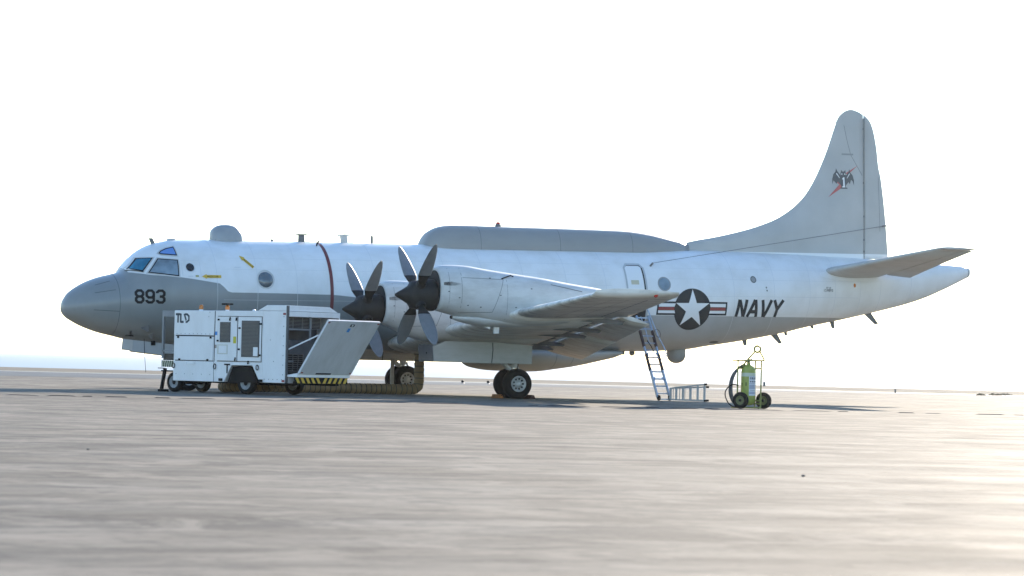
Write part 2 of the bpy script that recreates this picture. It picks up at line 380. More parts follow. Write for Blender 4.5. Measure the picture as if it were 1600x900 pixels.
# ================================================================== AIRCRAFT
air = empty('patrol_aircraft', (0, 0, 0), 0, 'white and grey four-engined propeller patrol aircraft with a large star insignia parked on the apron', 'aircraft')
air.rotation_euler = (0, R(-1.1), 0)
FUS = Body([(-13.1, 2.72), (-13.08, 2.86), (-13.0, 3.03), (-12.91, 3.16), (-12.64, 3.37), (-12.26, 3.57), (-11.88, 3.70), (-11.42, 3.81), (-11.26, 3.87), (-11.12, 4.09), (-10.91, 4.33), (-10.65, 4.54), (-10.34, 4.70), (-10.03, 4.79), (-9.64, 4.86), (-9.0, 4.895), (-8, 4.89), (0, 4.87), (8.25, 4.84), (12, 4.78), (15, 4.66), (17, 4.55), (18.86, 4.45), (19.17, 4.42)],
           [(-13.1, 2.719), (-13.08, 2.62), (-13.02, 2.5), (-12.76, 2.31), (-12.42, 2.14), (-11.9, 1.96), (-11.47, 1.86), (-11.14, 1.78), (-10.2, 1.65), (-9, 1.53), (-7.5, 1.46), (6.3, 1.45), (7.56, 1.48), (8.34, 1.53), (8.91, 1.62), (9.94, 1.76), (11, 1.93), (12.07, 2.13), (12.63, 2.26), (14.38, 2.6), (15.88, 2.92), (16.76, 3.13), (17.36, 3.31), (18.28, 3.67), (19.17, 4.07)],
           [(-13.1, 2.7195), (-11, 2.95), (-9, 3.16), (8, 3.16), (12, 3.42), (15, 3.75), (17, 4.0), (19.17, 4.245)],
           [(-13.1, 0.005), (-13.07, .2), (-13.0, .36), (-12.9, .5), (-12.64, .72), (-12.26, .93), (-11.88, 1.08), (-11.42, 1.23), (-10.65, 1.42), (-10, 1.55), (-9, 1.68), (-8, 1.71), (7, 1.71), (9, 1.62), (11, 1.38), (13, 1.08), (15, .8), (17, .5), (18.5, .26), (19.17, .18)])
# two-tone paint: height of the grey/white edge as a curve of x
m_fus = bpy.data.materials.new('fuselage_two_tone'); m_fus.use_nodes = True; t = m_fus.node_tree; b = t.nodes['Principled BSDF']; Lk = t.links.new
tc = t.nodes.new('ShaderNodeTexCoord'); sp = t.nodes.new('ShaderNodeSeparateXYZ'); Lk(tc.outputs['Object'], sp.inputs[0])
mr = t.nodes.new('ShaderNodeMapRange'); mr.inputs[1].default_value = -13.2; mr.inputs[2].default_value = 19.2; Lk(sp.outputs['X'], mr.inputs[0])
cr = t.nodes.new('ShaderNodeValToRGB'); els = cr.color_ramp.elements
pts = [(-13.2, 5), (-11.3, 5), (-11.25, 3.84), (-10.62, 3.75), (-9.76, 3.69), (-9.19, 3.61), (-8.49, 3.5), (-8.23, 3.23), (-6.7, 3.22), (-4.8, 3.19), (1.0, 2.66), (14.6, 2.615), (14.7, 1.0), (19.2, 1.0)]
while len(els) < len(pts): els.new(.5)
for i, (px, pz) in enumerate(pts): els[i].position = (px+13.2)/32.4
for i, (px, pz) in enumerate(pts): els[i].color = (pz/8,)*3+(1,)
Lk(mr.outputs[0], cr.inputs[0])
mu = t.nodes.new('ShaderNodeMath'); mu.operation = 'MULTIPLY'; mu.inputs[1].default_value = 8; Lk(cr.outputs[0], mu.inputs[0])
sb = t.nodes.new('ShaderNodeMath'); sb.operation = 'SUBTRACT'; Lk(sp.outputs['Z'], sb.inputs[0]); Lk(mu.outputs[0], sb.inputs[1])
st = t.nodes.new('ShaderNodeMapRange'); st.inputs[1].default_value = -.006; st.inputs[2].default_value = .006; Lk(sb.outputs[0], st.inputs[0])
# nose is darker grey than the aft belly
ng = t.nodes.new('ShaderNodeMapRange'); ng.inputs[1].default_value = 0; ng.inputs[2].default_value = 3; Lk(sp.outputs['X'], ng.inputs[0])
g1 = t.nodes.new('ShaderNodeMix'); g1.data_type = 'RGBA'; g1.inputs['A'].default_value = (*NGREY, 1); g1.inputs['B'].default_value = (.40, .405, .40, 1); Lk(ng.outputs[0], g1.inputs['Factor'])
g2 = t.nodes.new('ShaderNodeMix'); g2.data_type = 'RGBA'; Lk(g1.outputs['Result'], g2.inputs['A']); g2.inputs['B'].default_value = (*WHITE, 1); Lk(st.outputs[0], g2.inputs['Factor'])
mp = t.nodes.new('ShaderNodeMapping'); mp.inputs['Scale'].default_value = (.8, 1.2, .5); Lk(tc.outputs['Object'], mp.inputs[0])
n1 = t.nodes.new('ShaderNodeTexNoise'); n1.inputs['Scale'].default_value = 1.6; n1.inputs['Detail'].default_value = 8; n1.inputs['Roughness'].default_value = .6; Lk(mp.outputs[0], n1.inputs['Vector'])
r1 = t.nodes.new('ShaderNodeValToRGB'); r1.color_ramp.elements[0].position = .4; r1.color_ramp.elements[1].position = .8
r1.color_ramp.elements[0].color = (1, 1, 1, 1); r1.color_ramp.elements[1].color = (.84, .83, .80, 1); Lk(n1.outputs[0], r1.inputs[0])
g3 = t.nodes.new('ShaderNodeMix'); g3.data_type = 'RGBA'; g3.blend_type = 'MULTIPLY'; g3.inputs['Factor'].default_value = 1
Lk(g2.outputs['Result'], g3.inputs['A']); Lk(r1.outputs[0], g3.inputs['B']); Lk(g3.outputs['Result'], b.inputs['Base Color'])
b.inputs['Roughness'].default_value = .33
n2 = t.nodes.new('ShaderNodeTexNoise'); n2.inputs['Scale'].default_value = 1.4; n2.inputs['Detail'].default_value = 2; Lk(tc.outputs['Object'], n2.inputs['Vector'])
bp = t.nodes.new('ShaderNodeBump'); bp.inputs['Strength'].default_value = .12; bp.inputs['Distance'].default_value = .05; Lk(n2.outputs[0], bp.inputs['Height']); Lk(bp.outputs[0], b.inputs['Normal'])
xs = [-13.1, -13.095, -13.085, -13.07, -13.04, -13.0, -12.95]+spread(-12.9, -11.3, 22)+spread(-11.26, -9.5, 26)+spread(-9.4, 5.5, 20)+spread(6, 19.17, 50)
fus = FUS.loft(xs, 96).build('fuselage', m_fus, air)
onF = lambda off=.005, sg=-1: (lambda x, z: FUS.on(x, z, off, sg))
def ringband(name, x0, x1, m, off=.004, parent=fus, a0=0, a1=360):
    mb = MB(); n = 96; rs = []
    for x in (x0, x1):
        r = []
        for k in range(n+1):
            a = R(a0+(a1-a0)*k/n); ca, sa = math.cos(a), math.sin(a); zc = FUS.zc(x); q = (FUS.zt(x)-zc) if sa > 0 else zc-FUS.zb(x)
            r.append((x, (FUS.hw(x)+off)*ca, zc+(q+off)*sa))
        rs.append(r)
    mb.add(rs[0]+rs[1], [(k, k+1, n+2+k, n+1+k) for k in range(n)], 0, True)
    return mb.build(name, m, parent)
ringband('warning_stripe', -4.91, -4.80, m_stripe, .006)
ringband('radome_seam', -11.56, -11.545, m_seam, .003)
for x in (-8.6, -7.3, -6.0, -3.4, -2.2, -1.0, 0.3, 1.7, 3.2, 4.6, 9.3, 10.9, 12.35, 13.4, 14.45, 15.3, 16.6): ringband('skin_seam', x, x+.012, m_seamw, .003)
def fline(name, pts, wd, m, off=.004, sg=-1): return decal(name, ribbon(pts, wd), onF(off, sg), m, fus, .15)
fline('lightning_strip', [(-12.25, 3.18), (-11.65, 3.28)], .018, m_seam); fline('lightning_strip', [(-12.3, 2.66), (-11.55, 2.62)], .018, m_seam)
fline('lightning_strip', [(-12.2, 3.42), (-11.75, 3.55)], .014, m_seam)
fline('skin_seam', [(-4.7, 3.62), (4.8, 3.60)], .01, m_seamw, .003); fline('skin_seam', [(6.4, 3.28), (14.4, 3.30)], .01, m_seamw, .003)
for zz in (4.3, 3.95, 3.0): fline('skin_seam', [(-8.4, zz), (4.9, zz-.01)], .007, m_seamw, .003)
for zz in (4.2, 3.85): fline('skin_seam', [(6.6, zz), (14.2, zz-.01)], .007, m_seamw, .003)
# cockpit glazing (both sides), blue reflections painted into the pane colours
def inset(poly, d):
    n = len(poly); cx = sum(p[0] for p in poly)/n; cz = sum(p[1] for p in poly)/n
    out = []
    for i in range(n):
        p = Vector(poly[i]); a = (p-Vector(poly[i-1])).normalized(); q = (Vector(poly[(i+1) % n])-p).normalized()
        na = Vector((-a.y, a.x)); nq = Vector((-q.y, q.x)); m = (na+nq).normalized()
        if m.dot(Vector((cx, cz))-p) < 0: m = -m
        out.append(tuple(p+m*d/max(.5, abs(m.dot(na)))))
    return out
W1 = [(-11.17, 3.93), (-10.88, 4.27), (-10.45, 4.28), (-10.81, 3.85)]
W2 = [(-10.68, 3.81), (-10.33, 4.26), (-9.74, 4.22), (-9.77, 3.71)]
W3 = [(-10.26, 4.42), (-10.18, 4.50), (-10.0, 4.58), (-9.75, 4.64), (-9.73, 4.35), (-10.2, 4.385)]
W0 = [(-11.21, 3.93), (-11.19, 3.97), (-10.93, 4.28), (-10.91, 4.29)]
for sg in (-1, 1):
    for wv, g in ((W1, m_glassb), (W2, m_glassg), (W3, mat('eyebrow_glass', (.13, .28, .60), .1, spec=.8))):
        decal('window_frame', [inset(wv, -.035)], onF(.006, sg), m_nac, fus, .1)
        decal('window_seal', [inset(wv, -.0)], onF(.011, sg), m_mark, fus, .1)
        decal('window_pane', [inset(wv, .03)], onF(.015, sg), g, fus, .1)
    mbw = MB(); mbw.tube([FUS.on(-11.2, 3.87, .03, sg), FUS.on(-11.0, 3.86, .035, sg), FUS.on(-10.8, 3.83, .03, sg)], .012, 6); mbw.build('wiper', m_mark, fus)
    decal('hatch_outline', ribbon([(-9.66, 3.72), (-9.66, 4.2), (-9.1, 4.2), (-9.1, 3.68)], .012), onF(.004, sg), m_seamw, fus)
    decal('porthole_ring', [circle(-9.41, 3.99, .15)], onF(.006, sg), m_seamw, fus, .1)
    decal('porthole', [circle(-9.41, 3.99, .125)], onF(.010, sg), m_gdark, fus, .1)
    decal('porthole_ring', [circle(6.71, 3.67, .235)], onF(.006, sg), m_grey, fus, .1)
    decal('porthole', [circle(6.71, 3.67, .20)], onF(.010, sg), m_glassg, fus, .1)
    decal('small_window', [circle(10.1, 3.86, .10)], onF(.007, sg), m_grey, fus, .06); decal('small_window_rim', ribbon(circle(10.1, 3.86, .10), .03, True), onF(.010, sg), m_seam, fus, .06)
    for (zx, zz) in ((10.58, 3.60), (10.6, 3.5)): decal('static_port', [circle(zx, zz, .03, 10)], onF(.007, sg), m_dgrey, fus)
# bulging observation window
mb = MB(); ctr = FUS.on(-7.03, 3.64, 0); nrm = (FUS.on(-7.03, 3.64, 1)-ctr).normalized(); ux = Vector((1, 0, 0)); uz = nrm.cross(ux)*-1
rings = []
for k in range(9):
    a = math.pi/2*k/8; rr, hh = .245*math.cos(a), .12*math.sin(a)
    rings.append([ctr+nrm*(hh-.02)+ux*rr*math.cos(j*math.pi/14)+uz*rr*1.04*math.sin(j*math.pi/14) for j in range(28)])
mb.loft(rings); 
m_bub = mat('bubble_glass', (.10, .13, .15), .05, spec=.9); mb.build('bubble_window', m_bub, fus)
decal('bubble_frame', ribbon(circle(-7.03, 3.64, .265, 32, .275), .05, True), onF(.012), m_nac, fus, .08)
# entry door: frame, pale door leaf swung in above, dark opening below
D = [(5.36, 2.42), (6.06, 2.42), (6.05, 4.18), (5.94, 4.3), (5.46, 4.3), (5.36, 4.18)]
decal('door_frame', ribbon(D, .06, True), onF(.012), m_lgrey, fus, .1); decal('door_opening', [D], onF(.006), m_dark, fus, .1)
decal('door_leaf', [[(5.38, 2.98), (5.98, 2.98), (5.97, 4.2), (5.9, 4.25), (5.47, 4.25), (5.39, 4.18)]], onF(.009), m_mwhite, fus, .1)
decal('door_placard', [[(5.52, 3.64), (5.8, 3.64), (5.8, 3.78), (5.52, 3.78)]], onF(.013), mat('placard_sand', (.55, .5, .36), .6), fus, .1)
decal('placard', [[(-8.0, 4.0), (-7.8, 4.0), (-7.8, 4.02), (-8.0, 4.02)]], onF(.007), m_seamw, fus)
# markings
decal('side_number', word('893', -11.13, 2.86, .44, .078, .315), onF(.006), m_mark, fus, .1)
decal('navy_lettering', word('NAVY', 9.37, 2.625, .565, .115, .475, .17), onF(.006), m_star, fus, .1)
SC = (7.72, 2.855); RR = .68
star = []
for k in range(10):
    a = R(90+36*k); r = RR*.955 if k % 2 == 0 else RR*.365; star.append((SC[0]+r*math.cos(a), SC[1]+r*math.sin(a)))
bars = [[(6.40, 2.665), (9.06, 2.665), (9.06, 3.085), (6.40, 3.085)]]
decal('insignia_disc', [circle(*SC, RR, 48)]+[[(6.41, 2.66), (7.2, 2.66), (7.2, 3.10), (6.43, 3.10)], [(8.2, 2.66), (9.03, 2.66), (9.03, 3.10), (8.2, 3.10)]], onF(.006), m_star, fus, .1)
for _p in ([[(6.47, 2.72), (7.09, 2.72), (7.06, 2.81), (6.47, 2.81)], [(6.48, 2.93), (7.05, 2.93), (7.09, 3.04), (6.48, 3.04)], [(8.36, 2.72), (8.97, 2.72), (8.97, 2.81), (8.38, 2.81)], [(8.39, 2.93), (8.97, 2.93), (8.97, 3.04), (8.36, 3.04)]]): decal('insignia_bar', [_p], onF(.0095), m_mwhite, fus, .1)
for _p in ([[(6.47, 2.82), (7.055, 2.82), (7.045, 2.92), (6.47, 2.92)], [(8.385, 2.82), (8.97, 2.82), (8.97, 2.92), (8.39, 2.92)]]): decal('insignia_red_bar', [_p], onF(.0095), m_mred, fus, .1)
decal('insignia_star', [[star[9], star[0], star[1], (SC[0], SC[1])], [star[1], star[2], star[3], SC], [star[3], star[4], star[5], SC], [star[5], star[6], star[7], SC], [star[7], star[8], star[9], SC]], onF(.013), m_mwhite, fus, .1)
decal('serial_number', font_polys('EP-3E', 13.03, 3.60, .055, wx=1.1), onF(.006), m_mark, fus, .1)
decal('serial_number', font_polys('159893', 12.93, 3.49, .095, wx=1.0), onF(.006), m_mark, fus, .1)
def arrow(x, z, ang, L):
    ca, sa = math.cos(ang), math.sin(ang); P = lambda a, c: (x+a*ca-c*sa, z+a*sa+c*ca)
    decal('rescue_arrow', [[P(0, 0), P(.16, -.075), P(.16, -.045), P(L, -.045), P(L, .045), P(.16, .045), P(.16, .075)]], onF(.006), m_yel, fus, .08)
    decal('rescue_lettering', [[P(a, c) for a, c in poly] for poly in font_polys('RESCUE', .18, -.027, .054, wx=1.35)], onF(.009), m_mark, fus, .1)
arrow(-9.08, 3.715, 0, .62); arrow(-7.77, 4.38, R(-43), .54)
decal('caution_label', [[(-9.27, 3.70), (-9.17, 3.70), (-9.17, 3.75), (-9.27, 3.75)]], onF(.006), mat('label_olive', (.35, .33, .12), .6), fus)
decal('caution_label', [[(-9.5, 3.70), (-9.34, 3.70), (-9.34, 3.73), (-9.5, 3.73)]], onF(.006), m_seamw, fus)
decal('navigation_light', [circle(14.2, 3.72, .05, 12, .07)], onF(.008), m_orange, fus)
decal('belly_window', [circle(9.0, 1.78, .2, 20, .04)], onF(.006), m_seam, fus)
mb = MB(); mb.lathe([(.001, 0), (.1, 0), (.155, -.02), (.175, -.06)], 24, 'x', (19.20, 0, 4.245)); mb.build('tail_cap', m_grey, fus)
ringband('tail_ring', 19.08, 19.10, m_seam, .004)
# upper-deck fairing, domes and antennas
CAN = Body([(-1.27, 4.75), (-1.2, 4.98), (-.99, 5.27), (-.5, 5.48), (-.05, 5.52), (1.48, 5.5), (4.26, 5.47), (5.89, 5.44), (6.83, 5.35), (7.77, 5.16), (8.3, 5.05)],
           [(-1.27, 4.6), (8.3, 4.5)], [(-1.27, 4.7), (8.3, 4.72)], [(-1.27, .3), (-1.1, .5), (-.5, .68), (0, .70), (6, .70), (7.5, .5), (8.3, .25)], 0, 2.6)
can = CAN.loft(spread(-1.27, -.4, 10)+spread(-.2, 8.3, 24), 40).build('dorsal_fairing', m_grey, air)
for x in (.6, 3.4, 6.0):
    mb = MB(); mb.add([v for xx in (x, x+.012) for v in [(xx, p[1]*1.006, p[2]+.003) for p in CAN.ring(xx, 40)]], [(k, k+1, 41+k, 40+k) for k in range(20)]); mb.build('fairing_seam', m_seam, can)
mb = MB(); mb.lathe([(.1, -.04), (.1, .03), (.075, .06)], 16, 'z', (1.48, 0, 5.52)); mb.build('beacon_base', m_dgrey, can)
mb = MB(); mb.lathe([(.07, .05), (.07, .09), (.05, .12), (.001, .135)], 16, 'z', (1.48, 0, 5.52)); mb.build('beacon_lens', m_red, can)
DOM = Body([(-8.31, 4.8), (-8.3, 5.12), (-8.22, 5.26), (-8.0, 5.37), (-7.8, 5.385), (-7.55, 5.34), (-7.38, 5.2), (-7.315, 5.05), (-7.3, 4.8)], [(-8.31, 4.7), (-7.3, 4.7)], [(-8.31, 4.75), (-7.3, 4.75)],
           [(-8.31, .05), (-8.29, .2), (-8.2, .34), (-7.8, .45), (-7.4, .34), (-7.31, .2), (-7.3, .05)], 0, 2.8)
dm = DOM.loft([-8.31, -8.305, -8.295, -8.27]+spread(-8.22, -7.38, 14)+[-7.34, -7.315, -7.305, -7.3], 36).build('satellite_dome', mat('dome_grey', (.30, .32, .335), .4, noise=.1), air)
mb = MB(); mb.prism([(-8.24, 4.86), (-7.37, 4.86), (-7.37, 4.92), (-8.24, 4.92)], -.30, .30); mb.build('dome_base', m_seam, dm)
def blade_ant(name, pts, th=.05, m=m_dgrey):
    mb = MB(); return mb.prism(pts, -th/2, th/2).build(name, m, air, bevel=.012)
blade_ant('blade_antenna', [(-10.22, 4.68), (-10.09, 4.72), (-10.19, 4.92), (-10.32, 4.92)])
blade_ant('blade_antenna', [(-9.72, 4.82), (-9.46, 4.86), (-9.48, 4.915), (-9.7, 4.915)], .2, m_lgrey)
mb = MB(); mb.lathe([(.045, 4.86), (.045, 4.92), (.02, 4.96)], 12, 'z', (-6.27, 0, 0)); mb.build('stub_antenna', m_dgrey, air)
for x0, mm in ((-5.29, m_dgrey), (-3.84, m_nac)):
    mb = MB(); mb.prism([(x0-.10, 4.85), (x0+.1, 4.85), (x0+.09, 5.10), (x0-.09-.05*(mm is m_nac), 5.10)], -.05, .05); mb.prism([(x0-.16-.03*(mm is m_nac), 5.10), (x0+.16, 5.10), (x0+.16, 5.135), (x0-.16-.03*(mm is m_nac), 5.135)], -.1, .1)
    mb.prism([(x0-.2, 4.872), (x0+.25, 4.872), (x0+.25, 4.888), (x0-.2, 4.888)], -.12, .12); mb.build('mast_antenna', mm, air)
mb = MB(); mb.lathe([(.04, 4.84), (.04, 5.11), (.02, 5.12)], 12, 'z', (-2.9, 0, 0)); mb.build('post_antenna', m_dgrey, air)
mb = MB(); mb.tube([FUS.on(-5.02, 4.74, .0), FUS.on(-5.0, 4.75, .08), FUS.on(-4.9, 4.8, .1)], .025, 8); mb.build('wire_insulator', m_mark, fus)
mb = MB(); mb.tube([(-4.66, 0, 4.86), (-4.5, 0, 4.99), (13.01, 0, 9.085)], .011, 5); mb.tube([(13.0, 0, 9.083), (13.5, 0, 9.2), (13.98, 0, 9.315)], .014, 6); mb.build('wire_antenna', m_dgrey, air)
p = FUS.on(6.38, 4.27, .02); mb = MB(); mb.tube([FUS.on(6.36, 4.265, -.01), FUS.on(6.42, 4.28, .12)], .035, 8); mb.tube([FUS.on(6.42, 4.28, .12), (15.8, -.14, 5.79)], .009, 5); mb.tube([(15.72, -.12, 5.78), (15.85, -.14, 5.80)], .03, 6); mb.tube([(15.8, -.14, 5.79), (16.05, -.14, 5.74)], .012, 6); mb.build('wire_antenna', m_dgrey, air)
# belly equipment
BIG = Body([(.2, 1.5), (5.66, 1.5)], [(.2, 1.3), (.38, 1.04), (.58, .92), (1.33, .81), (2.64, .78), (3.44, .86), (4.25, .97), (5.05, 1.13), (5.54, 1.24), (5.66, 1.30)], [(.2, 1.4), (5.66, 1.4)],
           [(.2, .25), (.4, .8), (.9, 1.2), (2, 1.45), (3.4, 1.3), (4.8, .95), (5.66, .7)], 0, 2.3)
big = BIG.loft(spread(.2, .9, 10)+spread(1.0, 5.66, 26), 48).build('belly_radome', m_belly, air)
for x in (3.0, 3.65):
    mb = MB(); mb.add([v for xx in (x, x+.014) for v in [(xx, p[1]*1.004, p[2]-.003) for p in BIG.ring(xx, 48)]], [(k, k+1, 49+k, 48+k) for k in range(24, 47)]); mb.build('fairing_seam', m_seam, big)
mb = MB(); mb.lathe([(.001, 1.06), (.1, 1.072), (.2, 1.115), (.27, 1.19), (.315, 1.30), (.32, 1.7)], 28, 'z', (7.95, 0, 0)); mb.build('ventral_dome', mat('dome_dark', (.27, .275, .265), .45, noise=.1), air)
for x, z in ((5.82, 1.34), (5.98, 1.34)): mb = MB(); mb.prism([(x-.05, z), (x+.05, z), (x+.05, 1.5), (x-.05, 1.5)], -.06, .06); mb.build('stub_antenna', m_dgrey, air)
mb = MB(); mb.lathe([(.001, 1.3), (.05, 1.32), (.1, 1.38), (.1, 1.42), (.05, 1.5)], 14, 'z', (6.32, 0, 0)); mb.build('stub_antenna', m_dgrey, air)
for pts in ([(10.40, 1.88), (10.58, 1.9), (10.58, 1.68), (10.47, 1.66)], [(11.45, 2.06), (11.72, 2.1), (11.93, 1.74), (11.8, 1.73)], [(11.98, 2.14), (12.1, 2.16), (12.12, 2.02), (12.03, 2.01)],
            [(12.98, 2.35), (13.12, 2.38), (13.12, 2.25), (13.06, 2.24)], [(13.74, 2.5), (13.92, 2.54), (13.93, 2.26), (13.83, 2.26)], [(15.05, 2.78), (15.32, 2.84), (15.64, 2.43), (15.5, 2.41)]):
    blade_ant('blade_antenna', pts, .04)
# nose gear bay doors, probes, static wire
mb = MB(); mb.prism([(-11.30, 1.78), (-11.34, 1.44), (-9.6, 1.24), (-9.6, 1.60)], -.62, -.58); mb.build('nose_gear_door', m_lgrey, air)
mb = MB(); mb.prism([(-10.7, 1.70), (-10.72, 1.37), (-9.6, 1.24), (-9.6, 1.60)], .58, .62); mb.build('nose_gear_door', m_lgrey, air)
mb = MB(); mb.prism([(-11.29, 1.75), (-11.32, 1.47), (-11.0, 1.43), (-10.98, 1.74)], -.635, -.622); mb.build('landing_light_panel', mat('polished_panel', (.62, .61, .58), .3, .15), air)
mb = MB(); mb.bar(FUS.on(-11.1, 2.0, 0), FUS.on(-11.1, 2.0, .16), .05); mb.tube([FUS.on(-11.02, 2.0, .15), FUS.on(-11.25, 2.02, .17)], .022, 8); mb.build('pitot_probe', m_mark, air)
for (px, pz, a) in ((-10.85, 2.12, .24), (-10.55, 1.90, .14)): mb = MB(); p = FUS.on(px, pz, 0); q = FUS.on(px+a, pz-.02, .0); r = FUS.on(px+a, pz-.05, .12); r2 = FUS.on(px+a, pz+.09, .02); mb.add([p, q, r, r2], [(0, 1, 2), (0, 2, 3), (1, 3, 2), (0, 3, 1)]); mb.build('air_scoop', m_dgrey, air)
mb = MB(); mb.box((-10.4, -.66, 1.58), (-10.27, -.6, 1.72)); mb.build('access_box', m_mark, air)
mb = MB(); mb.tube([(-10.62, -.62, 1.78), (-10.6, -.64, 1.2), (-10.57, -.66, .75)], .008, 5); mb.build('static_wire', m_mark, air)
# ---------------- wings
LE = lambda y: -2.78+.0546*y
CH = lambda y: 5.62-(5.62-2.55)*y/15.19
ZW = lambda y: 1.50+.1045*y
def wing_pts(y, x0=0., x1=1., n=16, tk=None):
    t = tk or (.145-.05*y/15.19); af = naca(t, n, .022); c = CH(y); inc = R(3-2*y/15.19)
    out = []
    up_ = [p for p in af[:n+1] if x0 <= p[0] <= x1]; lo = [p for p in af[n:] if x0 <= p[0] <= x1]
    return af, c, inc
def wing_section(y, sg, cut=1.0, n=18):
    t = .145-.05*y/15.19; c = CH(y); inc = R(3-2*y/15.19)
    th = lambda x: 5*t*(.2969*x**.5-.126*x-.3516*x*x+.2843*x**3-.1026*x**4); cb = lambda x: .022*4*x*(1-x)
    xs = [cut*.5*(1-math.cos(math.pi*i/n)) for i in range(n+1)]
    P = [(x, cb(x)+th(x)) for x in reversed(xs)]+[(x, cb(x)-th(x)) for x in xs[1:]]
    return [(LE(y)+c*(px*math.cos(inc)+pz*math.sin(inc)), sg*y, ZW(y)+c*(pz*math.cos(inc)-(px-.3)*math.sin(inc))) for px, pz in P]
def flap_rings(y0, y1, sg, x_le, cf, defl, drop, back, n=10, ny=4):
    af = naca(.13, n, .01); rs = []
    for i in range(ny+1):
        y = y0+(y1-y0)*i/ny; c = CH(y); inc = R(3-2*y/15.19); d = R(defl)+inc
        ox = LE(y)+c*(x_le+back); oz = ZW(y)-c*(x_le-.3)*math.sin(inc)-drop*c
        rs.append([(ox+c*cf*(px*math.cos(d)+pz*math.sin(d)), sg*y, oz+c*cf*(pz*math.cos(d)-px*math.sin(d))) for px, pz in af])
    return rs
CUT = .80
for sg in (-1, 1):
    mb = MB()
    mb.loft([wing_section(y, sg, CUT) for y in (1.0, 1.7, 4, 7, 10.32)])
    tipring = []
    outer = [wing_section(y, sg, 1.0) for y in (10.34, 12, 13.5, 14.7)]
    base = wing_section(14.7, sg, 1.0); cz = sum(p[2] for p in base)/len(base); cx = sum(p[0] for p in base)/len(base)
    for k, (dy, kz, kx) in enumerate(((.25, .97, .998), (.42, .88, .992), (.48, .7, .985), (.50, .4, .975))):
        outer.append([(cx+(p[0]-cx)*kx, sg*(14.7+dy), cz+.03*k+.1045*dy+(p[2]-cz)*kz) for p in base])
    mb.loft(outer)
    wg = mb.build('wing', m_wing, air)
    wp = MB(); wp.loft([[(x, sg*(abs(y)), z) for x, y, z in outer[-5+k]] for k in range(0)] or [wing_section(14.72, sg)]*2, caps=False)
    # cove under the lifted trailing edge, flaps, aileron seam
    for (a, b_) in ((1.85, 6.2), (6.24, 10.28)):
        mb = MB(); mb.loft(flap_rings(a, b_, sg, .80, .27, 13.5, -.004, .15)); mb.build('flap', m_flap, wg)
    for y in (2.4, 3.6, 6.0, 7.6, 10.0):
        mb = MB(); c = CH(y); mb.prism([(LE(y)+c*.60, ZW(y)-.16), (LE(y)+c*.80, ZW(y)-.06), (LE(y)+c*1.0, ZW(y)-.16), (LE(y)+c*.98, ZW(y)-.26), (LE(y)+c*.78, ZW(y)-.22)], sg*y-.05, sg*y+.05); mb.build('flap_track', m_dgrey, wg)
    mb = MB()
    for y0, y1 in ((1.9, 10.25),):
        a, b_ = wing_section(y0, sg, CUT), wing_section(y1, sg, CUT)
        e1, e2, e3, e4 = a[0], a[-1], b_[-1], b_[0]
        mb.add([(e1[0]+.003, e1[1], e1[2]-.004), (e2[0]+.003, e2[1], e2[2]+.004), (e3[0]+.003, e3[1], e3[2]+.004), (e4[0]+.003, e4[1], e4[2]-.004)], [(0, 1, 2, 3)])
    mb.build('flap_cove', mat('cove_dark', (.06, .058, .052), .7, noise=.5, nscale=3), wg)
    # upper shroud over the flap gap, with ribs under it
    mb = MB(); rs_ = []
    for y in (1.9, 4, 7, 10.25):
        a = wing_section(y, sg, .80)[0]; b3 = wing_section(y, sg, .93)[0]; rs_.append([(a[0]-.01, a[1], a[2]-.004), (b3[0], b3[1], b3[2]), (b3[0], b3[1], b3[2]-.012), (a[0]-.01, a[1], a[2]-.04)])
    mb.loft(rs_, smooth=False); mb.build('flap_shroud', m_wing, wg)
    for k in range(14):
        y = 2.2+k*.6; a = wing_section(y, sg, .80); b3 = wing_section(y, sg, .91)[0]
        mb = MB(); mb.add([(a[0][0]+.004, sg*y-.012, a[0][2]-.045), (b3[0], sg*y-.012, b3[2]-.02), (a[-1][0]+.004, sg*y-.012, a[-1][2]+.02), (a[0][0]+.004, sg*y+.012, a[0][2]-.045), (b3[0], sg*y+.012, b3[2]-.02), (a[-1][0]+.004, sg*y+.012, a[-1][2]+.02)], [(0, 1, 2), (5, 4, 3), (0, 3, 4, 1), (1, 4, 5, 2), (2, 5, 3, 0)]); mb.build('cove_rib', m_dgrey, wg)
    # aileron gap as a real dark strip just proud of the skin
    mb = MB()
    for yy in (10.5, 14.4):
        pass
    def skin(y, f, lo=True, off=.004):
        t_ = .145-.05*y/15.19; c = CH(y); inc = R(3-2*y/15.19); thx = 5*t_*(.2969*f**.5-.126*f-.3516*f*f+.2843*f**3-.1026*f**4); pz = .022*4*f*(1-f)+(-thx if lo else thx)
        return (LE(y)+c*(f*math.cos(inc)+pz*math.sin(inc)), sg*y, ZW(y)+c*(pz*math.cos(inc)-(f-.3)*math.sin(inc))+(-off if lo else off))
    for lo in (True, False):
        mb.add([skin(10.5, .735, lo), skin(10.5, .745, lo), skin(14.5, .745, lo), skin(14.5, .735, lo)], [(0, 1, 2, 3)])
        for fy in (.3, .5): mb.add([skin(10.6, fy, lo, .003), skin(10.6, fy+.005, lo, .003), skin(14.6, fy+.005, lo, .003), skin(14.6, fy, lo, .003)], [(0, 1, 2, 3)])
    mb.build('aileron_gap', m_seam, wg)
    # wing tip light
    mb = MB(); mb.lathe([(.001, 0), (.05, .01), (.075, .05), (.05, .09), (.001, .1)], 12, 'y', (-.05, sg*15.12+(-.05), 3.1)); mb.build('tip_light', m_red if sg < 0 else mat('lamp_green', (.02, .4, .1), .25), wg)
    mb = MB(); mb.tube([skin(12.2, .55, False, 0), (skin(12.2, .55, False)[0]+.05, sg*12.2, skin(12.2, .55, False)[2]+.1)], .02, 6); mb.build('vent_mast', m_dgrey, wg)
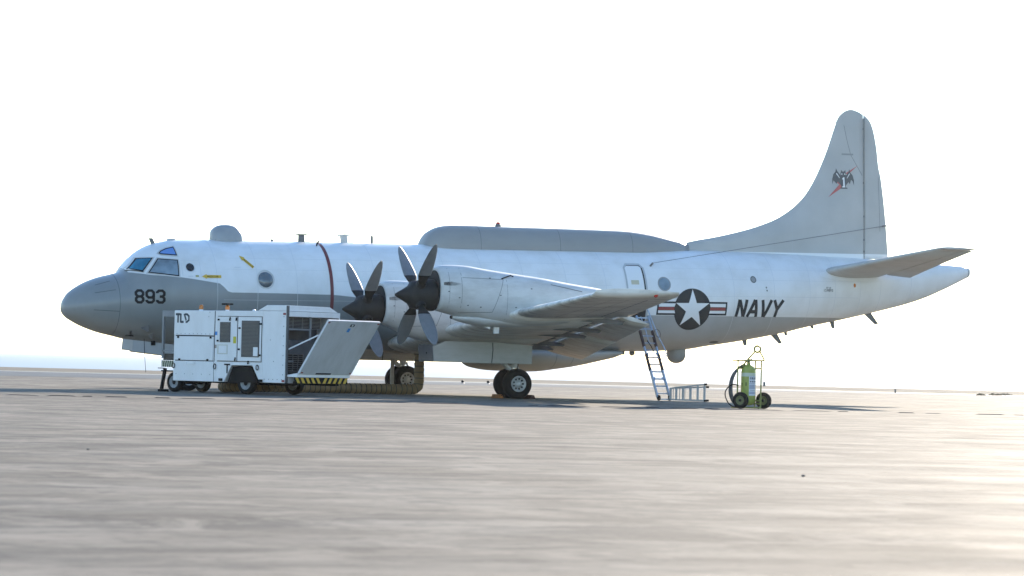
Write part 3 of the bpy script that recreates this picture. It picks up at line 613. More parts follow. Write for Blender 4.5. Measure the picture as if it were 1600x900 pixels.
# ---------------- engines
def nacelle(y0, dz, inner):
    zt = [(-4.4, 3.90), (-4.3, 3.97), (-3.98, 4.0), (-3.56, 3.99), (-2.91, 3.9), (-2.05, 3.78), (-1.1, 3.66), (-.12, 3.5), (.84, 3.36), (1.7, 3.2)]
    if inner: zb = [(-4.4, 2.70), (-3.99, 2.52), (-3.55, 2.31), (-3, 2.16), (-2.33, 2.11), (.46, 2.05), (1.2, 2.3), (1.7, 2.75)]
    else: zb = [(-4.4, 2.68), (-3.87, 2.54), (-3.3, 2.42), (-2.8, 2.30), (-2.0, 2.22), (-.8, 2.24), (.3, 2.45), (1.1, 2.8), (1.7, 3.0)]
    hw = [(-4.4, .58), (-4.2, .63), (-3.5, .69), (-2, .70), (0, .62), (1, .42), (1.7, .24)]
    zc = [(-4.4, 3.25), (-3, 3.15), (-1, 3.0), (1.7, 3.1)]
    Nb = Body(zt, zb, zc, hw, y0, 2.35, dz)
    na = Nb.loft(spread(-4.4, -3.5, 8)+spread(-3.4, 1.7, 24), 48).build('nacelle', m_nac, air)
    # intake lip above the spinner, oil-cooler scoop below, tail pipe
    mb = MB(); fr = Nb.ring(-4.4, 48); mb.add([(-4.405, y0+(p[1]-y0)*.9, 3.3+dz+(p[2]-3.3-dz)*.9) for p in fr], [tuple(range(48))]); mb.build('intake_mouth', m_dark, na)
    SCO = Body([(-3.85, 2.52), (-3.4, 2.5), (-1.2, 2.45)], [(-3.85, 2.42), (-3.6, 2.34), (-3.3, 2.27), (-2.81, 2.19), (-2.0, 2.185), (-1.4, 2.22), (-1.2, 2.3)], [(-3.85, 2.47), (-1.2, 2.4)], [(-3.85, .12), (-3.5, .34), (-2.5, .42), (-1.2, .3)], y0, 2.2, dz)
    if not inner:
        SCO.loft(spread(-3.85, -1.2, 18), 28).build('oil_cooler_scoop', m_nac, na)
        mb = MB(); mb.add([(-3.853, p[1], p[2]) for p in SCO.ring(-3.85, 28)], [tuple(range(28))]); mb.build('scoop_mouth', m_dark, na)
        mb = MB(); mb.prism([(-2.5, 2.0), (-2.35, 2.0), (-2.33, 2.26), (-2.5, 2.26)], y0-.04, y0+.04); mb.build('drain_mast', m_mwhite, na)
        mb = MB(); mb.prism([(-2.9, 2.22), (-2.66, 2.12), (-2.64, 2.24)], y0-.1, y0+.1); mb.build('cooler_flap', m_mwhite, na)
    mb = MB(); mb.lathe([(.2, 1.66), (.2, 1.78), (.17, 1.78), (.16, 1.5)], 24, 'x', (0, y0, 3.1+dz)); mb.build('tail_pipe', m_spin, na)
    on = lambda off=.004, sg=-1: (lambda x, z: Nb.on(x, z, off, sg))
    for sg in (-1, 1):
        for nm, pl_, wv in (('cowl_seam', [(-3.75, 3.62), (-2.45, 3.58), (-2.8, 2.62), (-3.75, 2.6)], .012), ('cowl_seam', [(-3.78, 3.9), (-3.78, 2.6)], .010), ('cowl_seam', [(-2.35, 3.72), (-2.35, 2.4)], .008), ('cowl_seam', [(-4.15, 3.9), (-4.15, 2.75)], .008), ('cowl_seam', [(-.9, 3.45), (.1, 3.25)], .02)):
            decal(nm, ribbon([(a, q+dz) for a, q in pl_], wv), on(.004, sg), m_seam, na, .2)
        decal('soot_mark', [[(-4.32, 3.48+dz), (-4.1, 3.5+dz), (-3.85, 3.46+dz), (-3.72, 3.44+dz), (-3.9, 3.40+dz), (-4.1, 3.38+dz), (-4.32, 3.40+dz)]], on(.005, sg), m_soot, na, .08)
        for (a, q) in ((-4.2, 3.2), (-3.88, 3.02), (-3.6, 2.8), (-3.2, 2.75), (-2.9, 3.6), (-2.1, 2.75), (-2.6, 3.1), (-1.6, 3.3), (-1.2, 2.8)):
            decal('latch', [[(a, q+dz), (a+.05, q+dz), (a+.05, q+.03+dz), (a, q+.03+dz)]], on(.006, sg), m_seam, na, .1)
        mb = MB(); p = Nb.on(-2.5, 3.6+dz, .0, sg); q = Nb.on(-2.2, 3.66+dz, .06, sg); mb.tube([p, q, Nb.on(-2.12, 3.62+dz, .07, sg)], .02, 6); mb.build('cowl_vent', m_mark, na)
    return na, Nb
def blade_mesh():
    mb = MB(); rs = []
    st_ = [(.28, .13, .11, 62), (.45, .17, .10, 58), (.60, .27, .075, 50), (.8, .40, .055, 42), (1.1, .42, .042, 34), (1.45, .39, .032, 27), (1.72, .32, .026, 23), (1.9, .225, .02, 21), (2.0, .13, .015, 20), (2.05, .03, .01, 19)]
    for r, ch, th, tw in st_:
        a = R(tw+48); ring = []
        for k in range(14):
            t_ = 2*math.pi*k/14; u, v = ch/2*math.cos(t_), th/2*math.sin(t_)
            # chord in the disc plane (y) turned towards the axis (x) by the twist
            ring.append((u*math.sin(a)+v*math.cos(a), u*math.cos(a)-v*math.sin(a), r))
        rs.append(ring)
    mb.loft(rs); me = mb.mesh('blade'); me.materials.append(m_blade); me.materials.append(m_spin)
    for p in me.polygons:
        if sum(me.vertices[i].co.z for i in p.vertices)/len(p.vertices) < .78: p.material_index = 1
    return me
BL = blade_mesh()
def propeller(y0, z0, ang):
    mb = MB(); mb.lathe([(.001, -.70), (.035, -.69), (.08, -.62), (.16, -.47), (.25, -.32), (.30, -.24), (.36, -.22), (.40, -.16), (.43, .0), (.455, .2), (.47, .44), (.46, .5), (.001, .5)], 36, 'x')
    pr = mb.build('propeller', m_spin, air, loc=(-4.92, y0, z0))
    for k in range(4):
        bo = bpy.data.objects.new('blade', BL); C.objects.link(bo); bo.parent = pr; bo.rotation_euler = (ang+k*math.pi/2, 0, 0)
        mb = MB(); mb.lathe([(.17, .3), (.15, .46), (.13, .5)], 14, 'z'); cu = mb.build('blade_cuff', m_spin, pr); cu.rotation_euler = (ang+k*math.pi/2, 0, 0)
    return pr
for y0, dz, inner in ((-9.2, 0, False), (-4.75, -.39, True), (4.75, -.39, True), (9.2, 0, False)):
    nacelle(y0, dz, inner); propeller(y0, 3.11+dz, R(45))
# ---------------- landing gear
def wheel(r, wd, parent, loc, name='tyre'):
    mb = MB(); h = wd/2
    mb.lathe([(r*.52, -h*.86), (r*.62, -h*.98), (r*.82, -h), (r*.95, -h*.8), (r, -h*.45), (r*.992, -h*.4), (r, -h*.35), (r, -.02), (r*.992, 0), (r, .02), (r, h*.35), (r*.992, h*.4), (r, h*.45), (r*.95, h*.8), (r*.82, h), (r*.62, h*.98), (r*.52, h*.86)], 44, 'y')
    ty = mb.build('tyre', m_black, parent, loc=loc)
    mb = MB(); k = r*.53
    for s_ in (-1, 1):
        mb.lathe([(k, s_*h*.8), (k, s_*h*.93), (k*.9, s_*h*.95), (k*.84, s_*h*.7), (k*.4, s_*h*.55), (k*.36, s_*h*.9), (k*.2, s_*h*.95), (.001, s_*h*.95)], 32, 'y')
    for q in range(9):
        a = 2*math.pi*q/9; mb.lathe([(k*.115, -h*.74), (k*.115, -h*.72), (.001, -h*.72)], 8, 'y', (k*.64*math.cos(a), -.006, k*.64*math.sin(a)), 1); mb.lathe([(.001, -h*.755), (k*.115, -h*.75), (k*.115, -h*.6)], 8, 'y', (k*.62*math.cos(a), 0, k*.62*math.sin(a)), 1)
    mb.build('rim', [m_rim, m_mark], parent, loc=loc)
def main_gear(sg):
    mb = MB(); y = sg*4.75
    mb.tube([(.02, y, .45), (.02, y, 1.15)], .075, 16, 0); mb.tube([(.02, y, .95), (.02, y, 1.9)], .11, 16, 1); mb.tube([(.02, y-.5, .46), (.02, y+.5, .46)], .06, 12, 1)
    mb.tube([(-.12, y-.12, .9), (-.62, y-.1, 1.35), (-.8, y-.1, 1.6)], .055, 10, 1); mb.tube([(-.12, y+.12, .9), (-.62, y+.1, 1.35)], .04, 8, 1)
    mb.tube([(.12, y, .6), (.24, y, .85), (.12, y, 1.05)], .035, 8, 1); mb.tube([(.1, y-.1, .6), (.16, y-.11, 1.2), (.12, y-.1, 1.7)], .012, 6, 2)
    g = mb.build('main_gear', [m_chrome, m_strut, m_mark], air)
    for dy in (-.35, .35): wheel(.468, .34, g, (0, y+dy, .455))
    for s_ in (-1, 1):
        mb = MB(); yy = y+s_*.6; mb.prism([(-2.86, 1.13), (.38, 1.07), (.40, 1.64), (-.9, 1.74), (-2.5, 1.76), (-2.9, 1.6)], yy-.02, yy+.02); d_ = mb.build('gear_door', m_door, g)
        mb = MB(); mb.prism([(-.97, 1.10), (-.945, 1.10), (-.905, 1.5), (-.915, 1.72), (-.94, 1.72), (-.93, 1.5)], yy+s_*.021, yy+s_*.024); mb.build('door_seam', m_mark, g)
    mb = MB(); mb.prism([(y-.58, 1.16), (y+.58, 1.16), (y+.55, 1.66), (y-.55, 1.66)], -2.90, -2.87, 'yz'); mb.build('front_gear_door', m_dgrey, g)
    mb = MB(); mb.lathe([(.03, -.01), (.03, .0), (.001, .0)], 10, 'x', (-2.9, y-.1, 1.4)); mb.build('door_bolt', m_mark, g)
    return g
main_gear(-1); main_gear(1)
mb = MB(); mb.tube([(-9.07, 0, .36), (-9.07, 0, 1.0)], .06, 14, 0); mb.tube([(-9.07, 0, .8), (-9.0, 0, 1.7)], .09, 14, 1); mb.tube([(-9.07, -.3, .37), (-9.07, .3, .37)], .045, 10, 1); mb.tube([(-9.07, 0, .9), (-9.9, 0, 1.6)], .05, 10, 1)
ngear = mb.build('nose_gear', [m_chrome, m_strut], air)
for dy in (-.22, .22): wheel(.36, .22, ngear, (-9.07, dy, .56-.015))
for o in ngear.children: o.location.z = .36+.165
# ---------------- tail
XLE = pchip([(4.3, 8.0), (5.03, 8.15), (5.12, 8.4), (5.31, 9.44), (5.66, 10.88), (6.04, 11.85), (6.71, 12.71), (7.22, 13.07), (8.22, 13.56), (9.21, 13.93), (9.45, 14.03), (9.62, 14.2), (9.70, 14.33), (9.75, 14.5)])
XTE = pchip([(4.3, 16.02), (4.81, 15.99), (7.4, 15.71), (7.83, 15.61), (8.4, 15.54), (8.88, 15.45), (9.32, 15.30), (9.5, 15.14), (9.61, 14.98), (9.70, 14.78), (9.75, 14.6)])
def fin_half(x, z):
    a, b_ = XLE(z), XTE(z); u = min(max((x-a)/(b_-a), 0), 1); c = min(b_-a, 3.6)
    d = min((x-a)/2.2, 1) if x > a else 0
    tail = max(0, min(1, (b_-x)/2.2))
    return .052*c*(max(0, 1-(1-d)**2))**.5*(.06+.94*tail**.8)*(1 if z < 9.5 else max(.15, (9.76-z)/.26)**.5)
def fin_rings(x0f, x1f, zs, n=26):
    rs = []
    for z in zs:
        a, b_ = x0f(z), x1f(z); xs_ = [a+(b_-a)*(.5*(1-math.cos(math.pi*i/n))) for i in range(n+1)]
        rs.append([(x, fin_half(x, z), z) for x in reversed(xs_)]+[(x, -fin_half(x, z), z) for x in xs_[1:]])
    return rs
zs = spread(4.3, 5.0, 4)+spread(5.06, 6.0, 14)+spread(6.15, 9.3, 20)+[9.38, 9.45, 9.52, 9.58, 9.64, 9.69, 9.72, 9.745]
m_fin = bpy.data.materials.new('fin_paint'); m_fin.use_nodes = True; t = m_fin.node_tree; b = t.nodes['Principled BSDF']; Lk = t.links.new
tc = t.nodes.new('ShaderNodeTexCoord'); sp = t.nodes.new('ShaderNodeSeparateXYZ'); Lk(tc.outputs['Object'], sp.inputs[0])
st = t.nodes.new('ShaderNodeMapRange'); st.inputs[1].default_value = 4.81; st.inputs[2].default_value = 4.82; Lk(sp.outputs['Z'], st.inputs[0])
n1 = t.nodes.new('ShaderNodeTexNoise'); n1.inputs['Scale'].default_value = .9; n1.inputs['Detail'].default_value = 7; Lk(tc.outputs['Object'], n1.inputs['Vector'])
r1 = t.nodes.new('ShaderNodeValToRGB'); r1.color_ramp.elements[0].position = .35; r1.color_ramp.elements[1].position = .7; r1.color_ramp.elements[0].color = (.43, .425, .405, 1); r1.color_ramp.elements[1].color = (.49, .482, .46, 1); Lk(n1.outputs[0], r1.inputs[0])
mx = t.nodes.new('ShaderNodeMix'); mx.data_type = 'RGBA'; mx.inputs['A'].default_value = (*WHITE, 1); Lk(r1.outputs[0], mx.inputs['B']); Lk(st.outputs[0], mx.inputs['Factor']); Lk(mx.outputs['Result'], b.inputs['Base Color']); b.inputs['Roughness'].default_value = .42
HX = lambda z: min(15.0, XTE(z)-.02)
fin = MB().loft(fin_rings(XLE, HX, zs)).build('fin', m_fin, air)
RX = lambda z: min(15.018, XTE(z)-.01)
zr = [z for z in zs if 4.6 < z < 9.62]
rud = MB().loft(fin_rings(RX, XTE, zr, 10)).build('rudder', m_fin, air)
mb = MB(); mb.box((15.001, -.12, 4.62), (15.017, .12, 9.45)); mb.build('hinge_gap', m_grey, fin)
for z in (9.1, 7.25, 6.1, 5.3, 4.9): mb = MB(); mb.box((14.985, -fin_half(15, z)-.012, z-.035), (15.03, fin_half(15, z)+.012, z+.035)); mb.build('hinge', m_dgrey, fin)
onV = lambda off=.006, sg=-1: (lambda x, z: Vector((x, sg*(fin_half(x, z)+off), z)))
for sg in (-1, 1):
    decal('trim_tab_seam', ribbon([(15.62, 7.45), (15.6, 7.42), (15.66, 5.6)], .012), onV(.004, sg), m_seam, rud, .2)
    decal('fin_seam', ribbon([(14.25, 9.2), (14.36, 8.7), (14.5, 8.2), (14.95, 7.5)], .014), onV(.004, sg), m_seam, fin, .15)
    decal('fin_seam', ribbon([(12.2, 6.2), (12.2, 4.85)], .010), onV(.004, sg), m_lgrey, fin, .2)
    decal('fin_patch', [[(14.15, 8.18), (14.6, 8.18), (14.6, 8.24), (14.15, 8.24)]], onV(.005, sg), m_grey, fin, .2)
    # squadron emblem: winged beast with a 1 over a red bolt
    X0, Z0 = 14.2, 7.33
    E_ = lambda pl_: [(X0+a*.0116, Z0+q*.0116) for a, q in pl_]
    decal('emblem_bolt', [E_([(-52, -52), (-14, -14), (-22, -8), (-8, 0), (4, -8), (-6, -16), (0, -20)]), E_([(50, 44), (18, 18), (26, 14), (12, 4), (4, 8), (14, 16), (8, 20)])], onV(.007, sg), mat('bolt_red', (.50, .12, .11), .5), fin, .1)
    decal('emblem_wings', [E_([(-8, 12), (-20, 26), (-24, 34), (-26, 24), (-33, 16), (-37, 2), (-37, -14), (-33, -2), (-27, 2), (-23, -12), (-19, -6), (-10, -14), (-6, -22), (0, -10), (0, 10)]), E_([(8, 12), (18, 24), (20, 33), (24, 22), (31, 15), (36, 0), (36, -16), (31, -3), (26, 1), (22, -12), (17, -6), (10, -14), (6, -22), (0, -10), (0, 10)]),
           E_([(-8, 10), (-10, 18), (-8, 24), (-7, 30), (-3, 25), (3, 25), (7, 30), (8, 24), (9, 18), (8, 10), (6, -22), (-6, -22)]), E_([(-12, -22), (12, -22), (14, -26), (-10, -26)])], onV(.009, sg), mat('emblem_charcoal', (.11, .11, .11), .5), fin, .1)
    decal('emblem_numeral', [E_([(-4, -22), (5, -22), (5, -19), (3.5, -18), (3.5, 8), (0, 8), (-4, 4), (-4, 1), (-1, 2), (-1, -18), (-4, -19)])]+[E_([(-8, 17), (-3, 15), (-4, 20)]), E_([(8, 17), (3, 15), (4, 20)]), E_([(-22, 20), (-12, 6), (-13, 5), (-24, 18)]), E_([(20, 20), (12, 6), (13, 5), (22, 18)])], onV(.012, sg), m_mwhite, fin, .1)
def stab_section(f, sg, x0=0., x1=1., n=12, droop=0):
    y = .5+(6.53-.5)*f; le = 13.02+(14.42-13.02)*f; te = 16.25+(15.62-16.25)*f; c = te-le; z = 4.13+(4.88-4.13)*f; tk = .135-.03*f
    th = lambda x: 5*tk*(.2969*x**.5-.126*x-.3516*x*x+.2843*x**3-.1026*x**4)
    xs_ = [x0+(x1-x0)*.5*(1-math.cos(math.pi*i/n)) for i in range(n+1)]
    P = [(x, th(x)) for x in reversed(xs_)]+[(x, -th(x)) for x in xs_[1:]]
    return [(le+c*x, sg*y, z+c*(q-droop*max(0, x-.68))-.02*(x-.5)) for x, q in P]
for sg in (-1, 1):
    rs = [stab_section(f, sg, 0, .68) for f in (0, .1, .3, .6, .94)]
    st_ = MB().loft(rs)
    tip = [stab_section(.94, sg, 0, 1.0)]; base = tip[0]; cz = sum(p[2] for p in base)/len(base); cx = 15.05
    for dy, kz, kx in ((.15, .92, 1.0), (.28, .7, .98), (.36, .3, .95)): tip.append([(cx+(p[0]-cx)*kx, p[1]+sg*dy, cz+.05*dy+(p[2]-cz)*kz) for p in base])
    st_.loft(tip)
    so_ = st_.build('stabilizer', m_stab, air)
    MB().loft([stab_section(f, sg, .69, 1.0, 8, .24*(1-f*.7)) for f in (.12, .3, .6, .935)]).build('elevator', m_stab, so_)
    mb = MB(); mb.tube([(14.5, sg*6.1, 4.9), (14.1, sg*6.15, 5.02)], .008, 5); mb.build('static_wick', m_dgrey, so_)
    decal('root_fairing', [circle(14.55, 4.07, 1.75, 40, .21)], onF(.012, sg), m_mwhite, fus, .15)
# ================================================================== SERVICE CART
CO = (-8.79, -8.578, 0); CR = R(-62)
cart = empty('air_conditioning_cart', CO, CR, 'white boxy air conditioning cart with its end door folded out, parked by the nose', 'service cart')
m_cart = streaky('cart_white', (.80, .80, .80), (.55, .53, .5), .35, (1.2, 1.2, .5), .35)
m_cin = mat('cart_interior', (.11, .11, .115), .6, noise=.25)
m_cdk = mat('cart_black', (.010, .010, .011), .7, spec=.12)
m_cgr = mat('cart_grey', (.24, .25, .26), .5, noise=.15)
m_mesh = mat('grille_metal', (.20, .19, .18), .5, .3)
m_panel = streaky('door_inner_paint', (.62, .62, .62), (.42, .41, .38), .4, (.8, 1.6, .35), .6)
W = 2.36
side = [(-4.53, .34), (-2.44, .345), (-2.15, .835), (-1.31, .845), (-1.0, .36), (-.9, .36), (-.9, 2.44), (-4.53, 2.43)]
mb = MB(); mb.prism(side, .02, W-.02); mb.box((-.9, .02, .36), (0, .07, 2.44)); mb.box((-.9, W-.07, .36), (0, W-.02, 2.44)); mb.box((-.898, .07, 2.30), (0, W-.07, 2.438)); mb.box((-.898, .07, .36), (.02, W-.07, .60))
body = mb.build('body', m_cart, cart, bevel=.012)
# raised roof at the tail end
mb = MB(); mb.hexa([(-1.14, .02, 2.445), (.0, .02, 2.445), (.0, 2.24, 2.445), (-1.14, 2.24, 2.445)], [(-.77, .02, 2.61), (.0, .02, 2.61), (.0, 1.89, 2.60), (-.77, 1.89, 2.60)]); mb.build('roof_hood', m_cart, cart, bevel=.01)
mb = MB(); mb.box((.002, .10, 2.29), (.05, 2.24, 2.436)); mb.build('hood_lip', m_cart, cart)
# arch lining, chassis
mb = MB(); mb.prism([(-2.3, .345), (-2.10, .80), (-1.36, .81), (-1.1, .345)], .03, W-.03); mb.build('wheel_arch', m_cdk, cart)
mb = MB(); mb.box((-4.9, .35, .30), (.3, .5, .42)); mb.box((-4.9, W-.5, .30), (.3, W-.35, .42)); mb.box((-1.72, .2, .27), (-1.52, W-.2, .38)); mb.box((-4.7, .5, .24), (-4.5, 1.2, .36)); mb.build('chassis', m_cdk, cart)
# side panels
def panel(name, x0, x1, z0, z1, th=.012, m=m_cart, y=.02, bev=.004):
    mb = MB(); mb.box((x0, y-th, z0), (x1, y-.0005, z1)); return mb.build(name, m, cart, bevel=bev)
panel('side_panel', -4.52, -2.86, 1.70, 2.415); panel('access_door', -4.44, -2.90, .96, 1.665, .02); panel('lower_panel', -4.52, -2.79, .345, .935)
panel('side_panel', -2.835, -2.73, 1.0, 2.415, .006)
def seam(x0, x1, z0, z1): mb = MB(); mb.box((x0, .006, z0), (x1, .0195, z1)); mb.build('panel_gap', m_cdk, cart)
seam(-2.855, -2.84, .345, 2.42); seam(-4.45, -2.88, 1.667, 1.70); seam(-2.73, -.94, .945, .962); seam(-2.73, -.94, 2.262, 2.276); seam(-1.925, -1.91, .96, 2.262); seam(-.95, -.937, .96, 2.262); seam(-4.45, -2.88, .937, .957)
panel('machine_door', -2.71, -1.935, .97, 2.255, .016); panel('machine_door', -1.90, -.96, .97, 2.255, .016)
def grille(x0, x1, z0, z1, nx, nz):
    mb = MB(); mb.box((x0-.02, -.010, z0-.02), (x1+.02, .0035, z1+.02)); mb.build('grille_backing', mat('grille_dark', (.03, .03, .03), .7), cart)
    mb = MB()
    for i in range(nx+1): x = x0+(x1-x0)*i/nx; mb.box((x-.006, -.019, z0), (x+.006, -.0105, z1))
    for i in range(nz+1): z = z0+(z1-z0)*i/nz; mb.box((x0, -.0225, z-.006), (x1, -.0195, z+.006))
    mb.build('grille', m_mesh, cart)
grille(-2.60, -2.22, 1.53, 2.08, 9, 14); grille(-1.72, -1.05, 1.11, 2.13, 16, 26)
panel('notice', -1.24, -1.06, 1.12, 1.38, .005, m_mwhite, -.023, 0)
panel('notice', -2.72, -2.30, 1.16, 1.44, .004, mat('faded_notice', (.62, .60, .52), .6), .004, 0)
panel('notice', -2.66, -2.34, 1.19, 1.41, .003, m_cart, -.0005, 0)
panel('sticker', -2.83, -2.74, 1.71, 1.82, .004, mat('sticker_blue', (.05, .25, .6), .4), .013, 0)
panel('sticker', -2.08, -1.96, 1.48, 1.68, .004, mat('sticker_yellow', (.55, .5, .05), .5), .003, 0)
panel('sticker', -2.06, -1.98, 1.38, 1.46, .004, m_mwhite, .003, 0)
panel('sticker', -2.83, -2.76, 1.33, 1.43, .004, m_brown, .013, 0)
for x, z in ((-2.68, 2.17), (-2.70, 1.55), (-.97, 2.06), (-.99, 1.15), (-4.33, 1.635), (-2.99, 1.635), (-1.82, 1.93), (-1.83, 1.31), (-4.26, .98), (-3.1, .98), (-2.55, .41), (-.93, .41)):
    big_ = z < .5; mb = MB(); mb.box((x-(.07 if big_ else .035), -.03, z-(.04 if big_ else .025)), (x+(.07 if big_ else .035), .004, z+(.04 if big_ else .025))); mb.build('latch', m_cdk, cart, bevel=.01)
for x, z in ((-2.22, 2.19), (-1.96, 2.19), (-1.98, 1.02), (-1.45, .93)):
    mb = MB(); mb.bar((x, -.02, z-.05), (x+.015, -.02, z+.05), .03); mb.build('door_handle', m_cdk, cart)
for x in (-4.5, -2.80, -1.08):
    mb = MB(); mb.tube([(x+.05*math.cos(a), -.01, .79+.075*math.sin(a)) for a in [k*math.pi/6 for k in range(12)]], .012, 6, closed=True); mb.build('lifting_ring', m_cdk, cart)
mb = MB(); mb.box((-2.42, -.004, .84), (-2.2, .018, .88)); mb.box((-2.32, -.004, .6), (-2.29, .018, .84)); mb.build('jack_mark', m_cdk, cart)
mb = MB(); mb.box((-3.98, -.02, .84), (-3.62, .0, .86)); mb.box((-3.98, -.02, .86), (-3.96, 0, .90)); mb.box((-3.64, -.02, .86), (-3.62, 0, .90)); mb.build('grab_handle', m_cart, cart)
mb = MB()
for x, z in [(-4.4+i*.17, 1.74) for i in range(10)]+[(-4.4+i*.35, .55) for i in range(5)]+[(-.8+i*.17, .46) for i in range(5)]+[(-.08, .6+i*.28) for i in range(7)]+[(-3.1, 2.25), (-3.15, 1.58), (-.45, .98), (-.6, 1.6), (-3.06, 2.38)]:
    mb.lathe([(.001, -.006), (.012, -.005), (.014, .004)], 8, 'y', (x, .006 if z < 2.5 else 0, z))
mb.build('rivets', m_cgr, cart)
decal('maker_lettering', word('T', -4.47, 2.065, .27, .066, .2, 0, 1.3)+word('L', -4.29, 2.065, .27, .066, .2, 0, 1.1)+word('D', -4.125, 2.065, .27, .062, .2, 0, 1.3), lambda a, q: Vector((a, .0065, q)), mat('lettering_dark', (.03, .045, .06), .5), cart, 1)
# left end: open bay with frame
mb = MB(); mb.box((-5.12, .1, 2.24), (-4.535, W-.1, 2.42)); mb.box((-5.12, .1, 1.0), (-5.06, .17, 2.24)); mb.box((-5.12, W-.17, 1.0), (-5.06, W-.1, 2.24)); mb.box((-5.12, .1, 1.20), (-4.535, .16, 1.24)); mb.build('bay_frame', m_cgr, cart)
mb = MB(); mb.box((-4.62, .16, .62), (-4.54, W-.16, 2.23)); mb.box((-4.9, .5, 1.3), (-4.63, W-.3, 2.1)); mb.build('bay_interior', m_cdk, cart)
mb = MB(); mb.box((-5.1, .16, .94), (-4.63, W-.16, 1.14)); mb.build('drawbar_box', mat('rust_dark', (.06, .05, .04), .7, noise=.4), cart)
mb = MB(); mb.box((-5.11, .1, .74), (-4.55, .15, .93)); bo_ = mb.build('hazard_board', m_cdk, cart)
for i in range(6):
    x = -5.09+i*.088; mb = MB(); mb.prism([(x, .745), (x+.045, .745), (x+.075, .925), (x+.03, .925)], .088, .0985); mb.build('hazard_stripe', mat('stripe_pale', (.50, .50, .36), .6), cart)
mb = MB(); mb.bar((-5.05, .2, .70), (-5.15, .16, .04), .09, .07); mb.box((-5.24, .1, 0), (-4.98, .3, .07)); mb.bar((-5.2, .2, .62), (-4.7, .2, .62), .04); mb.bar((-5.3, .15, .70), (-5.05, .15, .70), .025); mb.build('drawbar_stand', m_cdk, cart)
def cart_wheel(loc, r, wd):
    mb = MB(); h = wd/2
    mb.lathe([(r*.6, -h*.8), (r*.68, -h*.98), (r*.85, -h), (r*.97, -h*.7), (r, -h*.3), (r, h*.3), (r*.97, h*.7), (r*.85, h), (r*.68, h*.98), (r*.6, h*.8)], 36, 'y', loc); mb.build('tyre', m_black, cart)
    mb = MB(); mb.lathe([(r*.62, -h*.75), (r*.58, -h*.9), (r*.5, -h*.6), (r*.3, -h*.35), (r*.24, -h*.7), (r*.12, -h*.75), (.001, -h*.75)], 28, 'y', loc, mis=[0, 0, 0, 0, 1, 1]); mb.lathe([(r*.62, h*.75), (r*.5, h*.5), (.001, h*.5)], 28, 'y', loc); mb.build('rim', [mat('cart_rim', (.27, .28, .29), .5, noise=.3, nscale=12), m_cdk], cart)
cart_wheel((-1.62, .17, .335), .335, .22); cart_wheel((-1.62, W-.17, .335), .335, .22); cart_wheel((-4.6, .2, .30), .30, .2); cart_wheel((-4.6, 1.35, .30), .30, .2)
# tail end: dark bay, radiator, platform, chevron bumper, drop-down door
mb = MB(); mb.box((-.90, .07, .61), (-.86, W-.07, 2.29)); mb.build('bay_wall', m_cin, cart)
mb = MB(); mb.box((-.855, .5, .62), (-.3, 2.1, 1.62)); mb.build('machinery', m_cin, cart, bevel=.02)
for (z0, z1, y0, y1) in ((1.95, 2.27, .14, 1.72), (.72, 1.2, .12, 1.0)):
    mb = MB()
    for i in range(9): z = z0+(z1-z0)*i/8; mb.box((-.2, y0, z-.008), (-.17, y1, z+.008))
    for i in range(5): y = y0+(y1-y0)*i/4; mb.box((-.215, y-.012, z0), (-.2, y+.012, z1))
    mb.build('radiator_grille', m_mesh, cart)
    mb = MB(); mb.box((-.5, y0, z0), (-.22, y1, z1)); mb.build('radiator_core', m_cdk, cart)
mb = MB(); mb.box((-.15, 0.1, 1.90), (-.11, 1.2, 1.94)); mb.box((-.15, 1.16, 1.6), (-.11, 1.22, 2.29)); mb.box((-.15, .09, 1.3), (-.12, .14, 2.28)); mb.box((-.15, .1, .98), (-.12, .5, 1.01)); mb.build('bay_rails', m_cgr, cart)
mb = MB(); mb.box((.002, .02, .36), (.045, .10, 2.60)); mb.build('corner_post', mat('post_dark', (.10, .10, .10), .6), cart)
mb = MB(); mb.hexa([(.022, .08, .54), (.42, .08, .54), (.42, W, .54), (.022, W, .54)], [(.022, .08, .6), (.42, .08, .66), (.42, W, .66), (.022, W, .6)]); mb.build('tail_platform', m_cart, cart, bevel=.008)
mb = MB(); mb.box((.30, .10, .365), (.345, W-.02, .535)); bb_ = mb.build('chevron_board', m_cdk, cart)
for i in range(5):
    for sgn in (-1, 1):
        yc = W/2+.04; y = yc+sgn*(.10+i*.22)
        mb = MB(); mb.prism([(y, .37), (y+sgn*.11, .37), (y+sgn*.0, .53), (y-sgn*.11, .53)] if False else [(y-sgn*.06, .37), (y+sgn*.05, .37), (y+sgn*.15, .53), (y+sgn*.04, .53)], .346, .352, 'yz')
        if max(abs(y-yc), 0) < 1.02: mb.build('chevron_stripe', m_yel, cart)
H0, H1 = Vector((.40, .12, .67)), Vector((1.40, .26, 2.225)); V = Vector((0, 2.24, 0)); dn = (H1-H0).cross(V).normalized(); dn = dn if dn.x > 0 else -dn
mb = MB(); th = .07
mb.hexa([H0, H0+V, H0+V-dn*-th, H0-dn*-th], [H1, H1+V, H1+V-dn*-th, H1-dn*-th]); dr = mb.build('end_door', m_panel, cart, bevel=.008)
mb = MB(); ins = .09; a = H0+(H1-H0)*.03; b2 = H0+(H1-H0)*.97
mb.hexa([a+V*.03-dn*.003, a+V*.97-dn*.003, a+V*.97-dn*.02, a+V*.03-dn*.02], [b2+V*.03-dn*.003, b2+V*.97-dn*.003, b2+V*.97-dn*.02, b2+V*.03-dn*.02]); mb.build('door_lining', m_cin, cart)
P_ = lambda u, v, o=.0: H0+V*u+(H1-H0)*v+dn*(th+o)
